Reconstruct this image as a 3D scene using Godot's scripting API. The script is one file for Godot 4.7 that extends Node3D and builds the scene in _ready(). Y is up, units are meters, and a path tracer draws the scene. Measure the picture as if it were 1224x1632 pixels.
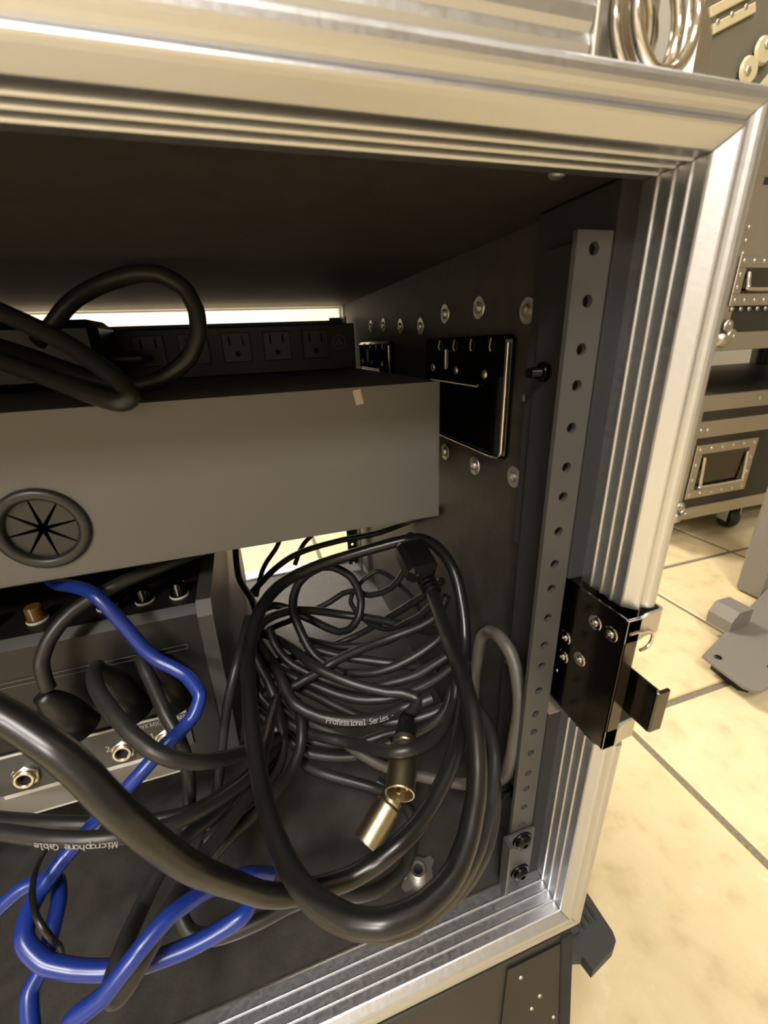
extends Node3D
# All measures below are millimetres in the rack's own frame: origin at the top hole of the
# right rack rail, x to the right, y up, z out of the opening. The room floor is at FLOOR.
const FLOOR := -536.5
const XR := 16.0        # right reveal of the opening
const XL := -481.0      # left reveal
const YT := 19.5        # top reveal
const YB := -352.0      # bottom reveal
const DEEP := -461.0    # far side of the case

# dia, path of every cord and cable
var CABLES := {
	"power_loop": [8.8, [[-211.5, -104.2, 13.4], [-208.0, -107.5, 14.5], [-202.6, -112.4, 16.3], [-198.8, -115.3, 17.9], [-193.2, -119.3, 20.8], [-189.6, -122.0, 23.0], [-184.3, -125.9, 26.5], [-181.1, -129.1, 28.6], [-176.9, -134.6, 31.5], [-174.5, -138.6, 33.4], [-171.2, -145.1, 35.3], [-169.3, -149.7, 35.8], [-167.1, -156.9, 35.7], [-165.8, -161.7, 35.4], [-163.9, -169.0, 34.6], [-162.7, -173.9, 34.0], [-160.8, -181.1, 32.8], [-159.4, -185.9, 32.0], [-157.4, -193.1, 30.4], [-156.1, -197.8, 29.1], [-154.1, -204.9, 27.2], [-152.5, -209.7, 26.0], [-149.9, -216.7, 24.3], [-148.1, -221.4, 23.4], [-145.1, -228.4, 22.1], [-142.5, -232.8, 21.4], [-137.7, -238.6, 20.5], [-133.7, -241.6, 20.1], [-129.2, -243.8, 19.7], [-122.1, -246.5, 19.2], [-117.3, -248.0, 18.9], [-109.8, -249.6, 18.5], [-104.7, -250.0, 18.1], [-97.1, -248.8, 17.6], [-92.2, -247.2, 17.3], [-85.0, -244.8, 16.3], [-80.2, -243.8, 15.0], [-73.2, -243.1, 12.2], [-68.8, -242.8, 9.8], [-62.4, -242.1, 5.8], [-58.3, -241.3, 3.0], [-52.4, -239.7, -1.3], [-48.6, -238.4, -4.3], [-43.1, -236.6, -9.1], [-39.7, -235.5, -12.5], [-34.9, -234.1, -18.0], [-31.8, -233.3, -21.9], [-27.5, -232.2, -27.9], [-24.8, -231.5, -31.9], [-20.8, -230.5, -38.2], [-18.3, -229.7, -42.3], [-14.7, -228.4, -48.7], [-12.4, -227.7, -53.1], [-10.3, -226.9, -57.5], [-7.3, -225.3, -64.1], [-5.1, -223.8, -68.4], [-1.9, -220.3, -74.2], [-0.2, -217.5, -77.9], [2.0, -212.6, -83.1], [3.1, -209.2, -86.5], [4.5, -203.8, -91.4], [5.1, -200.0, -94.5], [5.7, -194.0, -98.9], [5.9, -190.2, -102.0], [5.8, -184.9, -107.2], [5.5, -181.7, -110.9], [4.4, -177.5, -117.0], [3.3, -175.0, -121.1], [0.8, -171.8, -127.3], [-1.4, -170.1, -131.4], [-5.7, -168.8, -137.3], [-8.9, -168.9, -141.0], [-14.4, -170.6, -145.7], [-18.8, -171.8, -147.8], [-25.7, -173.3, -150.0], [-30.5, -174.4, -151.2], [-37.6, -176.0, -152.8], [-42.4, -177.0, -153.8], [-49.6, -178.6, -155.1], [-54.4, -179.6, -155.8], [-59.2, -180.5, -156.4], [-66.6, -181.8, -157.0], [-71.5, -182.5, -157.2], [-78.9, -183.6, -157.0], [-83.9, -184.2, -156.6], [-91.2, -185.3, -155.5], [-96.0, -186.0, -154.5], [-103.2, -187.0, -152.6], [-107.8, -187.7, -150.8], [-114.3, -188.9, -147.4], [-118.3, -189.8, -144.5], [-123.6, -191.2, -139.4], [-126.7, -192.2, -135.6], [-130.9, -194.1, -129.7], [-133.3, -195.6, -125.6], [-136.4, -198.6, -119.5], [-138.1, -200.8, -115.4], [-140.3, -204.0, -108.9], [-141.5, -205.9, -104.5], [-142.8, -208.2, -97.4], [-143.3, -209.3, -92.6], [-143.6, -210.7, -85.3], [-143.7, -211.5, -80.3], [-143.7, -212.6, -72.9], [-143.6, -213.3, -68.0], [-143.5, -214.4, -60.6], [-143.4, -215.1, -55.6], [-143.2, -215.8, -50.7], [-142.7, -216.8, -43.3], [-142.4, -217.5, -38.3], [-141.8, -218.3, -30.9], [-141.3, -218.8, -26.0], [-140.5, -219.4, -18.5], [-139.9, -219.8, -13.6], [-138.7, -220.1, -6.2], [-137.7, -220.0, -1.3], [-136.1, -219.7, 6.0], [-134.9, -219.1, 10.8], [-132.8, -218.0, 17.9], [-131.3, -217.1, 22.6], [-128.5, -215.9, 29.4], [-126.3, -215.1, 33.8], [-122.1, -213.7, 39.9], [-118.9, -212.9, 43.6], [-113.6, -211.8, 48.8], [-109.6, -211.3, 51.8], [-102.8, -210.8, 54.8], [-97.9, -210.9, 55.6], [-90.4, -211.3, 55.6], [-85.5, -211.4, 54.9], [-78.3, -211.3, 52.8], [-73.7, -211.1, 50.8], [-69.5, -210.5, 48.3], [-63.8, -208.7, 43.8], [-60.4, -207.1, 40.5], [-55.8, -204.4, 35.2], [-52.9, -202.6, 31.6], [-49.2, -199.4, 25.8], [-47.2, -197.1, 21.9], [-44.5, -193.7, 15.8], [-42.9, -191.6, 11.6], [-40.8, -188.9, 4.9], [-39.6, -187.3, 0.4], [-38.0, -185.4, -6.7], [-36.9, -184.8, -11.5], [-35.1, -184.6, -18.8], [-33.9, -184.9, -23.7], [-32.1, -185.5, -30.9], [-31.0, -186.0, -35.7], [-29.2, -186.7, -43.0], [-28.1, -187.0, -47.8], [-26.4, -187.3, -55.1], [-25.3, -187.4, -60.0], [-23.6, -187.4, -67.3], [-22.5, -187.3, -72.2], [-21.0, -187.2, -79.5], [-20.0, -187.0, -84.4], [-18.6, -186.4, -91.7], [-17.7, -186.1, -96.6]]],
	"coil_ring": [7.5, [[-78.7, -270.2, -127.4], [-82.0, -269.3, -131.0], [-87.1, -268.1, -136.5], [-90.5, -266.7, -139.8], [-95.3, -264.0, -144.7], [-98.1, -261.7, -148.2], [-101.4, -257.4, -153.4], [-103.0, -254.2, -156.9], [-105.1, -249.2, -162.2], [-106.3, -245.9, -165.8], [-108.1, -240.9, -171.2], [-108.9, -237.6, -174.8], [-109.1, -234.1, -178.5], [-107.8, -228.9, -183.8], [-106.2, -225.5, -187.1], [-102.7, -220.7, -191.7], [-99.4, -218.0, -194.4], [-93.4, -214.9, -197.4], [-88.9, -213.3, -198.9], [-81.7, -211.7, -200.6], [-76.8, -211.4, -201.2], [-69.5, -212.9, -201.1], [-65.1, -214.9, -200.2], [-60.9, -217.4, -199.1], [-55.4, -221.9, -197.0], [-52.5, -225.5, -195.4], [-49.6, -231.8, -192.7], [-48.5, -236.2, -190.8], [-47.8, -242.9, -187.8], [-48.1, -247.4, -185.7], [-50.2, -253.6, -182.2], [-52.5, -257.6, -180.2], [-57.0, -263.5, -179.4], [-60.3, -267.1, -180.3], [-64.0, -270.1, -182.0], [-69.9, -272.7, -185.7], [-73.8, -273.0, -188.7], [-79.4, -272.1, -193.7], [-82.9, -271.2, -197.0], [-88.3, -269.3, -201.9], [-91.9, -268.0, -205.0], [-97.7, -265.7, -209.1], [-101.6, -263.9, -211.7], [-107.4, -261.1, -215.6], [-111.3, -259.2, -218.0], [-115.4, -257.2, -220.1], [-122.0, -254.7, -222.0], [-126.8, -253.7, -221.8], [-133.7, -253.2, -219.0], [-137.7, -253.5, -216.3], [-143.0, -254.6, -211.2], [-145.6, -255.9, -207.2], [-147.7, -258.6, -200.6], [-148.5, -260.7, -196.2], [-149.6, -263.9, -189.5], [-150.5, -265.9, -185.1]]],
	"side_arc": [7.5, [[1.0, -246.9, -123.8], [-0.7, -249.2, -127.6], [-3.1, -252.5, -133.4], [-4.8, -254.3, -137.4], [-7.5, -256.8, -143.5], [-9.7, -258.2, -147.6], [-13.7, -259.6, -153.5], [-16.8, -260.2, -157.2], [-21.9, -260.7, -162.7], [-25.5, -260.9, -166.2], [-31.2, -261.2, -171.1], [-34.9, -261.5, -174.4], [-40.7, -261.8, -179.4], [-44.6, -261.9, -182.5], [-50.7, -262.1, -186.9], [-55.1, -261.9, -189.2], [-62.1, -260.7, -191.9], [-66.8, -259.5, -193.0], [-71.5, -257.9, -193.7], [-78.5, -255.1, -194.2], [-83.1, -253.1, -194.1], [-90.1, -250.0, -193.7], [-94.7, -248.1, -193.2], [-101.7, -245.2, -191.8], [-106.1, -243.2, -190.1], [-112.4, -240.4, -186.8], [-116.5, -238.7, -184.1], [-122.9, -236.8, -180.1], [-127.3, -236.1, -177.5], [-133.6, -236.0, -173.0], [-137.1, -237.0, -169.4], [-141.0, -239.9, -163.5], [-142.8, -242.5, -159.6], [-144.2, -245.6, -155.9], [-146.0, -250.5, -150.3], [-147.0, -253.7, -146.6], [-148.1, -258.5, -140.8], [-148.3, -261.7, -136.9], [-148.6, -266.9, -131.5], [-149.2, -270.8, -128.2], [-150.5, -276.9, -123.9], [-151.5, -281.0, -121.2], [-152.9, -287.2, -117.0], [-153.3, -291.2, -113.9], [-153.3, -297.0, -109.1], [-152.7, -300.6, -105.7], [-150.5, -304.9, -100.0], [-147.8, -306.3, -96.1], [-142.9, -307.0, -90.5], [-139.7, -307.5, -86.8]]],
	"diagonal": [7.5, [[-140.4, -267.9, -130.2], [-136.3, -271.0, -129.4], [-129.1, -271.8, -129.3], [-124.3, -271.4, -129.2], [-117.4, -269.5, -128.8], [-112.9, -267.9, -128.8], [-108.3, -266.5, -129.2], [-101.1, -265.6, -130.7], [-96.4, -264.4, -131.7], [-89.6, -261.6, -132.5], [-85.0, -260.4, -133.4], [-77.9, -259.6, -135.0], [-73.1, -259.2, -136.0], [-68.3, -258.8, -136.9], [-61.0, -258.1, -138.0], [-56.2, -257.8, -138.7], [-48.9, -257.5, -139.6], [-44.0, -257.1, -140.0], [-39.1, -256.6, -140.3], [-31.9, -255.2, -140.1], [-27.2, -253.9, -139.5], [-20.3, -251.5, -138.0], [-15.9, -249.7, -136.8], [-9.2, -246.7, -135.1], [-4.9, -244.4, -134.3], [-0.6, -241.8, -133.6], [4.9, -236.8, -132.9], [7.3, -232.5, -132.7], [10.2, -225.7, -132.6], [12.4, -221.3, -132.4]]],
	"blunt_end": [7.5, [[-144.3, -246.0, -183.1], [-140.6, -248.5, -180.7], [-134.5, -251.1, -176.9], [-130.5, -252.7, -174.2], [-124.8, -254.6, -169.6], [-121.3, -255.5, -166.1], [-116.7, -256.4, -160.2], [-113.8, -256.8, -156.0], [-110.1, -257.3, -149.2], [-107.9, -257.5, -144.5], [-104.5, -257.5, -137.4], [-102.0, -257.4, -132.8], [-97.2, -258.1, -126.8], [-93.5, -259.2, -123.4], [-87.6, -260.9, -118.7], [-83.6, -262.0, -115.7], [-77.4, -263.7, -111.5], [-73.1, -264.9, -108.9], [-66.5, -266.7, -105.4], [-62.0, -267.8, -103.2], [-55.3, -269.1, -99.9], [-50.8, -269.5, -97.6], [-43.9, -269.5, -94.6], [-39.4, -270.2, -92.2], [-33.3, -272.2, -88.3], [-33.8, -274.0, -84.6], [-39.9, -275.2, -80.7], [-44.2, -275.6, -78.2]]],
	"upper_sag": [7.3, [[-148.5, -271.8, -170.9], [-144.3, -272.2, -168.3], [-138.1, -273.4, -164.3], [-134.0, -274.3, -161.6], [-127.8, -275.5, -157.6], [-123.6, -276.3, -155.0], [-117.1, -277.2, -151.3], [-112.6, -277.5, -149.2], [-105.7, -277.7, -146.3], [-100.9, -277.6, -144.7], [-96.2, -277.3, -143.0], [-89.2, -276.6, -140.2], [-84.6, -276.1, -138.2], [-77.9, -275.1, -135.0], [-73.6, -274.4, -132.5], [-67.2, -273.2, -128.7], [-62.9, -272.4, -126.2], [-56.4, -270.9, -122.7], [-51.9, -269.7, -120.9], [-45.0, -267.6, -118.9], [-40.4, -266.1, -117.9], [-35.7, -264.4, -117.2], [-28.8, -261.7, -116.4], [-24.2, -259.8, -116.0], [-17.4, -256.8, -115.8], [-12.9, -254.6, -115.8], [-6.4, -250.9, -115.9], [-2.5, -247.8, -115.8], [2.8, -242.4, -115.7], [6.3, -238.9, -115.6]]],
	"upper_line": [7.3, [[-96.8, -263.2, -157.8], [-92.6, -264.0, -155.3], [-86.3, -265.3, -151.5], [-82.0, -266.1, -149.0], [-75.6, -267.2, -145.3], [-71.2, -267.8, -142.9], [-64.6, -268.5, -139.5], [-60.1, -268.9, -137.3], [-53.4, -269.4, -134.0], [-49.0, -269.7, -131.7], [-44.5, -270.1, -129.6], [-37.7, -270.7, -126.6], [-33.3, -270.9, -124.3], [-27.2, -270.6, -120.2], [-23.8, -269.9, -117.0], [-19.3, -268.4, -111.8], [-16.6, -267.2, -108.3], [-12.6, -265.5, -103.1], [-9.8, -264.4, -99.7]]],
	"under_sag": [7.3, [[-146.4, -257.3, -168.3], [-143.1, -259.0, -164.9], [-138.2, -261.5, -159.8], [-135.0, -263.1, -156.4], [-130.0, -265.5, -151.2], [-126.7, -267.1, -147.8], [-121.5, -269.3, -142.9], [-117.8, -270.6, -139.7], [-111.9, -272.5, -135.4], [-107.8, -273.5, -132.8], [-103.7, -274.3, -130.0], [-97.8, -275.7, -125.7], [-93.8, -276.8, -122.9], [-87.8, -278.3, -118.7], [-83.6, -279.1, -116.0], [-77.3, -279.9, -112.1], [-73.0, -280.2, -109.6], [-66.2, -280.2, -106.4], [-61.6, -279.9, -104.6], [-54.4, -279.4, -102.2], [-49.6, -278.7, -100.9], [-44.8, -277.8, -99.7], [-37.7, -275.8, -98.2], [-33.1, -274.1, -97.2], [-26.5, -270.8, -95.6], [-22.1, -268.5, -94.5], [-15.8, -264.7, -93.0], [-11.7, -261.9, -92.2], [-5.9, -257.2, -91.1], [-2.0, -254.1, -90.4]]],
	"printed": [9.0, [[-146.8, -243.5, -174.6], [-144.6, -245.8, -170.9], [-141.3, -249.3, -165.3], [-139.2, -251.2, -161.4], [-136.2, -253.8, -155.2], [-134.3, -255.3, -150.9], [-131.4, -257.3, -144.4], [-129.6, -258.5, -140.0], [-127.8, -259.8, -135.5], [-126.0, -262.1, -128.8], [-125.1, -264.1, -124.4], [-123.1, -266.9, -118.0], [-121.3, -268.3, -113.8], [-118.7, -269.7, -109.8], [-113.5, -272.0, -105.2], [-109.7, -273.6, -102.7], [-103.9, -275.4, -99.0], [-99.8, -276.4, -96.9], [-93.3, -277.6, -94.1], [-88.9, -278.4, -92.6], [-84.4, -279.1, -91.3], [-77.5, -280.1, -89.7], [-72.8, -280.7, -89.0], [-65.6, -281.5, -88.6], [-60.7, -282.0, -88.8], [-55.8, -282.4, -89.4], [-48.3, -282.8, -91.1], [-43.2, -282.7, -91.8], [-35.6, -281.6, -91.1], [-30.7, -280.6, -90.3], [-23.8, -278.5, -89.2], [-19.3, -276.8, -88.4]]],
	"behind_print": [7.3, [[-151.2, -270.3, -163.2], [-146.9, -270.8, -160.5], [-140.5, -272.3, -156.3], [-136.3, -273.4, -153.5], [-130.1, -275.1, -149.2], [-126.1, -276.3, -146.2], [-120.3, -278.2, -141.6], [-116.4, -279.5, -138.4], [-110.7, -281.1, -133.6], [-106.9, -282.0, -130.3], [-103.1, -282.9, -127.0], [-97.4, -284.3, -121.9], [-93.8, -285.3, -118.5], [-88.1, -286.6, -113.4], [-84.3, -287.5, -110.0], [-78.6, -288.6, -105.0], [-74.5, -289.4, -101.9], [-68.0, -290.7, -97.9], [-63.3, -291.6, -95.7], [-56.1, -292.1, -92.7], [-51.3, -291.8, -90.7], [-46.4, -291.3, -88.9], [-39.0, -290.0, -86.3], [-34.0, -289.0, -84.8], [-26.3, -287.2, -83.3], [-21.1, -285.8, -82.7], [-13.6, -283.0, -82.0], [-9.0, -280.2, -81.5], [-3.4, -274.5, -81.0], [-0.2, -270.3, -80.5]]],
	"right_bend": [7.3, [[-83.5, -314.5, -96.2], [-79.0, -313.3, -93.8], [-72.4, -311.5, -90.2], [-68.0, -310.2, -87.8], [-61.5, -307.7, -84.5], [-57.3, -305.6, -82.6], [-51.0, -301.9, -80.5], [-46.8, -299.4, -79.4], [-40.4, -295.6, -77.9], [-36.1, -293.2, -76.9], [-31.8, -290.8, -75.9], [-25.4, -286.9, -74.8], [-21.3, -283.8, -74.7], [-15.7, -278.6, -75.4], [-12.5, -274.7, -76.6], [-8.7, -268.6, -79.9], [-6.1, -264.9, -82.5]]],
	"front_sling": [7.7, [[-149.5, -268.4, -142.2], [-147.0, -271.1, -138.8], [-143.4, -275.1, -133.4], [-140.9, -277.6, -129.6], [-136.6, -280.7, -124.1], [-133.7, -282.7, -120.4], [-129.0, -285.5, -115.0], [-125.6, -287.1, -111.5], [-120.1, -289.0, -106.5], [-116.3, -289.9, -103.3], [-112.3, -290.0, -100.0], [-106.5, -289.4, -95.1], [-102.5, -288.9, -91.9], [-96.3, -288.5, -87.5], [-92.1, -288.4, -84.8], [-86.4, -287.1, -80.0], [-83.6, -285.2, -76.3], [-80.3, -281.4, -70.6], [-78.4, -278.7, -66.8], [-76.5, -276.0, -63.0], [-73.3, -272.1, -57.4], [-70.8, -269.7, -53.7], [-66.9, -266.1, -48.4], [-63.6, -264.0, -45.2], [-56.8, -263.2, -43.0], [-52.0, -264.5, -43.7], [-45.3, -266.8, -45.8], [-40.7, -268.0, -47.6], [-36.3, -268.9, -49.6], [-29.9, -270.1, -53.2], [-25.8, -270.3, -56.0], [-20.0, -269.7, -60.7], [-16.4, -268.7, -64.1], [-11.5, -266.4, -69.2], [-8.8, -263.8, -72.5], [-6.0, -258.3, -76.8], [-4.3, -254.6, -79.6]]],
	"low_pair_a": [7.3, [[-149.8, -278.8, -140.8], [-146.5, -281.3, -138.1], [-141.7, -284.7, -133.7], [-138.5, -286.8, -130.6], [-133.9, -290.0, -125.8], [-130.9, -292.1, -122.5], [-126.3, -295.2, -117.7], [-123.2, -297.2, -114.5], [-118.3, -300.0, -109.9], [-114.7, -301.5, -106.9], [-108.8, -303.1, -102.9], [-104.6, -303.7, -100.5], [-98.1, -304.2, -97.2], [-93.7, -304.2, -95.1], [-86.9, -304.0, -92.4], [-82.2, -303.7, -91.1], [-74.9, -302.9, -90.1], [-70.1, -302.3, -89.8], [-62.7, -301.4, -89.4], [-57.8, -301.0, -89.2], [-50.3, -300.9, -88.4], [-45.4, -300.9, -87.5]]],
	"low_pair_b": [7.3, [[-150.6, -286.2, -132.0], [-147.2, -287.6, -128.5], [-142.4, -289.9, -123.3], [-139.3, -291.8, -119.8], [-134.7, -294.8, -114.7], [-131.5, -296.9, -111.4], [-128.3, -299.0, -108.2], [-123.3, -302.3, -103.7], [-119.7, -304.2, -100.8], [-113.8, -306.2, -96.7], [-109.6, -306.6, -94.3], [-105.2, -306.8, -92.0], [-98.6, -307.0, -88.9], [-94.1, -306.9, -86.9], [-87.3, -306.5, -84.3], [-82.7, -305.8, -83.0], [-78.1, -304.6, -82.0], [-71.4, -302.1, -80.6], [-67.1, -300.4, -79.7], [-60.7, -298.0, -78.8], [-56.5, -296.3, -78.2]]],
	"wall_loop": [7.7, [[-147.5, -266.7, -152.7], [-144.8, -269.3, -149.4], [-140.7, -273.4, -144.5], [-137.9, -275.9, -141.3], [-133.5, -279.4, -136.2], [-130.4, -281.2, -132.8], [-125.4, -283.6, -127.6], [-122.1, -285.0, -124.1], [-117.3, -287.1, -118.7], [-114.1, -288.4, -115.1], [-109.2, -290.1, -109.5], [-105.8, -291.0, -105.9], [-100.5, -292.2, -100.6], [-97.0, -292.9, -97.1], [-91.9, -294.4, -91.7], [-88.6, -295.4, -88.0], [-85.3, -296.3, -84.2], [-80.5, -297.6, -78.5], [-77.0, -298.9, -75.1], [-71.3, -301.6, -70.9], [-67.3, -303.5, -68.4], [-61.0, -306.1, -65.0], [-56.6, -307.7, -63.1], [-49.8, -309.9, -60.5], [-45.2, -311.2, -58.7], [-38.3, -312.8, -55.8], [-33.8, -313.6, -53.7], [-27.1, -314.0, -50.1], [-22.7, -314.3, -47.7], [-17.0, -312.7, -43.3], [-14.5, -309.8, -40.1], [-12.8, -306.4, -37.0], [-10.8, -301.0, -32.5], [-9.7, -297.2, -29.6], [-8.1, -291.4, -25.4], [-7.1, -287.4, -22.8], [-5.8, -281.3, -19.1], [-5.3, -277.1, -16.8], [-4.8, -270.6, -13.8], [-5.0, -266.2, -12.1], [-5.8, -259.4, -10.0], [-6.1, -254.8, -8.9], [-6.2, -247.8, -7.7], [-6.1, -243.0, -7.2], [-6.0, -238.2, -7.1], [-5.6, -230.7, -7.1], [-5.2, -225.8, -7.1], [-4.6, -218.5, -7.3], [-4.1, -213.7, -7.8], [-3.0, -207.3, -10.0], [-2.2, -203.6, -12.4], [-1.4, -198.0, -16.1], [-0.9, -194.3, -18.8], [-0.7, -189.7, -23.9], [-1.2, -187.2, -27.7], [-1.3, -186.2, -34.4], [-0.6, -187.5, -38.7], [0.6, -190.6, -44.8], [1.1, -193.0, -48.8], [2.7, -195.9, -52.6], [2.1, -201.4, -56.8], [1.2, -205.7, -58.4], [1.0, -212.9, -60.1], [1.1, -217.8, -61.0], [1.3, -225.2, -62.0], [1.1, -230.2, -62.7], [0.7, -237.6, -63.3], [0.7, -242.6, -63.4], [0.7, -250.0, -63.2], [0.5, -255.0, -63.0], [0.1, -262.4, -62.6], [-0.2, -267.4, -62.3], [-0.6, -274.8, -61.7], [-0.8, -279.7, -61.4]]],
	"female_lead": [7.5, [[-153.9, -291.3, -125.1], [-150.0, -294.5, -123.8], [-143.5, -298.5, -122.0], [-139.1, -300.6, -120.6], [-132.9, -303.6, -117.3], [-129.0, -305.6, -114.7], [-123.9, -308.6, -110.1], [-121.3, -310.6, -106.4], [-120.2, -313.1, -99.7], [-118.3, -314.2, -95.4], [-114.9, -314.7, -91.6], [-109.2, -315.2, -86.6], [-105.1, -315.6, -83.6], [-98.7, -316.4, -79.6], [-94.4, -316.9, -77.0], [-88.0, -317.7, -73.1], [-83.7, -318.3, -70.6], [-77.3, -319.1, -66.6], [-73.2, -319.2, -63.6], [-67.9, -319.0, -58.3], [-65.3, -318.9, -54.0]]],
	"floor_curl": [7.5, [[-71.1, -322.7, -71.5], [-67.4, -324.7, -68.2], [-62.0, -327.6, -63.1], [-58.9, -328.8, -59.2], [-55.8, -328.7, -52.2], [-54.6, -328.8, -47.3], [-54.4, -329.8, -39.8], [-56.1, -330.7, -35.0], [-60.1, -331.9, -28.6], [-63.3, -332.5, -24.6], [-68.9, -333.0, -19.4], [-73.2, -332.4, -16.8], [-77.8, -331.4, -14.7], [-84.8, -329.4, -12.3], [-89.5, -328.0, -11.1], [-96.7, -325.5, -10.4], [-101.4, -323.6, -10.4], [-108.3, -320.5, -11.2], [-112.6, -318.1, -12.3], [-119.8, -316.3, -13.3], [-124.8, -315.8, -13.7], [-132.4, -315.4, -13.9], [-137.4, -315.0, -13.7], [-142.3, -314.3, -13.0], [-149.7, -313.3, -11.6], [-154.6, -312.7, -10.9], [-162.1, -312.0, -10.3], [-167.1, -311.6, -10.1], [-174.6, -310.9, -10.3], [-179.5, -310.1, -11.1], [-186.4, -308.5, -13.6], [-190.2, -307.1, -16.5], [-193.6, -304.1, -22.4], [-193.6, -301.5, -26.7]]],
	"loop_back": [7.5, [[-8.0, -252.4, -65.9], [-7.5, -252.1, -60.9], [-6.7, -251.6, -53.5], [-6.3, -251.3, -48.5], [-5.8, -251.1, -41.1], [-6.0, -251.2, -36.1], [-7.1, -252.0, -28.8], [-8.4, -252.8, -24.0], [-11.0, -254.8, -17.3], [-13.3, -256.7, -13.3], [-17.2, -259.3, -7.5], [-20.1, -260.7, -3.6], [-24.7, -262.5, 2.0], [-28.0, -263.2, 5.7], [-33.1, -263.3, 11.1], [-36.6, -263.0, 14.7], [-41.9, -261.9, 19.8], [-45.6, -260.8, 23.0], [-51.0, -258.3, 27.5], [-54.6, -256.2, 30.3], [-58.2, -254.0, 32.9], [-63.7, -250.5, 36.7], [-67.5, -248.3, 39.0], [-73.5, -245.1, 42.1], [-77.6, -242.8, 44.0], [-83.8, -239.5, 46.4], [-88.1, -237.4, 47.6], [-94.8, -234.3, 48.5], [-99.5, -232.4, 48.2], [-106.4, -230.7, 46.3], [-110.8, -230.5, 44.2], [-116.7, -230.8, 39.8], [-120.2, -231.3, 36.3], [-124.7, -232.3, 30.6], [-127.2, -232.8, 26.4], [-130.3, -233.3, 19.6], [-132.0, -233.8, 14.9], [-134.5, -234.6, 7.9], [-135.9, -235.0, 3.1], [-137.1, -235.1, -1.7], [-138.1, -234.8, -9.0], [-138.7, -234.7, -13.9], [-139.9, -234.9, -21.3], [-140.7, -235.2, -26.1], [-141.7, -235.7, -33.5], [-141.9, -236.4, -38.4], [-141.4, -237.8, -45.7], [-140.7, -238.9, -50.6], [-139.3, -240.8, -57.7], [-138.4, -242.2, -62.4], [-137.4, -244.6, -69.5], [-136.7, -246.2, -74.2], [-135.8, -248.7, -81.2], [-135.1, -250.5, -85.8], [-134.1, -253.2, -92.8], [-133.4, -255.0, -97.4], [-132.4, -257.6, -104.4], [-131.7, -259.4, -109.0]]],
	"loop_far": [7.5, [[-8.4, -275.6, -58.4], [-8.7, -274.0, -53.9], [-9.2, -271.6, -47.2], [-9.6, -269.9, -42.7], [-10.2, -267.6, -35.9], [-10.7, -266.4, -31.3], [-11.5, -265.6, -24.1], [-12.0, -266.3, -19.4], [-13.2, -268.9, -12.6], [-14.7, -270.9, -8.5], [-17.9, -274.6, -3.2], [-20.6, -276.3, 0.4], [-23.6, -277.5, 4.0], [-28.5, -278.5, 9.1], [-32.0, -278.5, 12.4], [-37.5, -277.0, 16.9], [-41.2, -275.6, 19.6], [-46.8, -273.3, 23.6], [-50.7, -271.8, 26.1], [-56.8, -269.3, 29.4], [-61.2, -268.2, 31.1], [-68.3, -268.0, 32.8], [-73.0, -268.0, 33.7]]],
	"bundle_a": [7.5, [[-147.5, -237.4, -151.1], [-145.7, -241.0, -148.0], [-143.0, -246.4, -143.3], [-141.3, -249.9, -140.1], [-138.6, -255.1, -135.1], [-136.9, -258.4, -131.5], [-135.5, -261.6, -127.8], [-133.5, -266.4, -122.0], [-132.4, -269.5, -117.9], [-131.3, -273.8, -111.5], [-130.8, -276.5, -107.1], [-130.6, -279.3, -102.7], [-131.1, -283.7, -96.2], [-131.9, -286.6, -91.9], [-134.1, -289.9, -85.3], [-136.6, -291.2, -81.0], [-139.7, -291.4, -77.1], [-144.3, -289.8, -71.5], [-147.4, -288.0, -67.9], [-152.3, -285.6, -62.9], [-156.1, -285.0, -59.8], [-160.1, -285.0, -57.1], [-166.1, -285.2, -53.0], [-170.0, -285.4, -50.2], [-175.9, -285.8, -46.2], [-180.0, -286.3, -43.7]]],
	"bundle_b": [7.5, [[-118.1, -274.9, -120.0], [-117.6, -277.1, -115.3], [-116.9, -279.9, -107.9], [-117.0, -281.4, -102.9], [-118.1, -284.8, -96.0], [-119.5, -287.6, -91.8], [-121.4, -289.8, -87.6], [-125.5, -292.4, -81.7], [-128.6, -293.6, -77.9], [-131.8, -294.1, -74.0], [-136.7, -293.6, -68.5], [-140.2, -292.9, -65.0], [-145.7, -291.6, -60.0], [-149.3, -290.6, -56.8], [-153.0, -289.6, -53.5], [-158.5, -287.9, -48.7], [-162.3, -286.8, -45.7], [-166.3, -286.5, -42.7], [-172.5, -287.7, -38.8], [-176.7, -288.7, -36.3], [-183.5, -288.3, -32.9], [-188.1, -287.5, -30.9]]],
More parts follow.
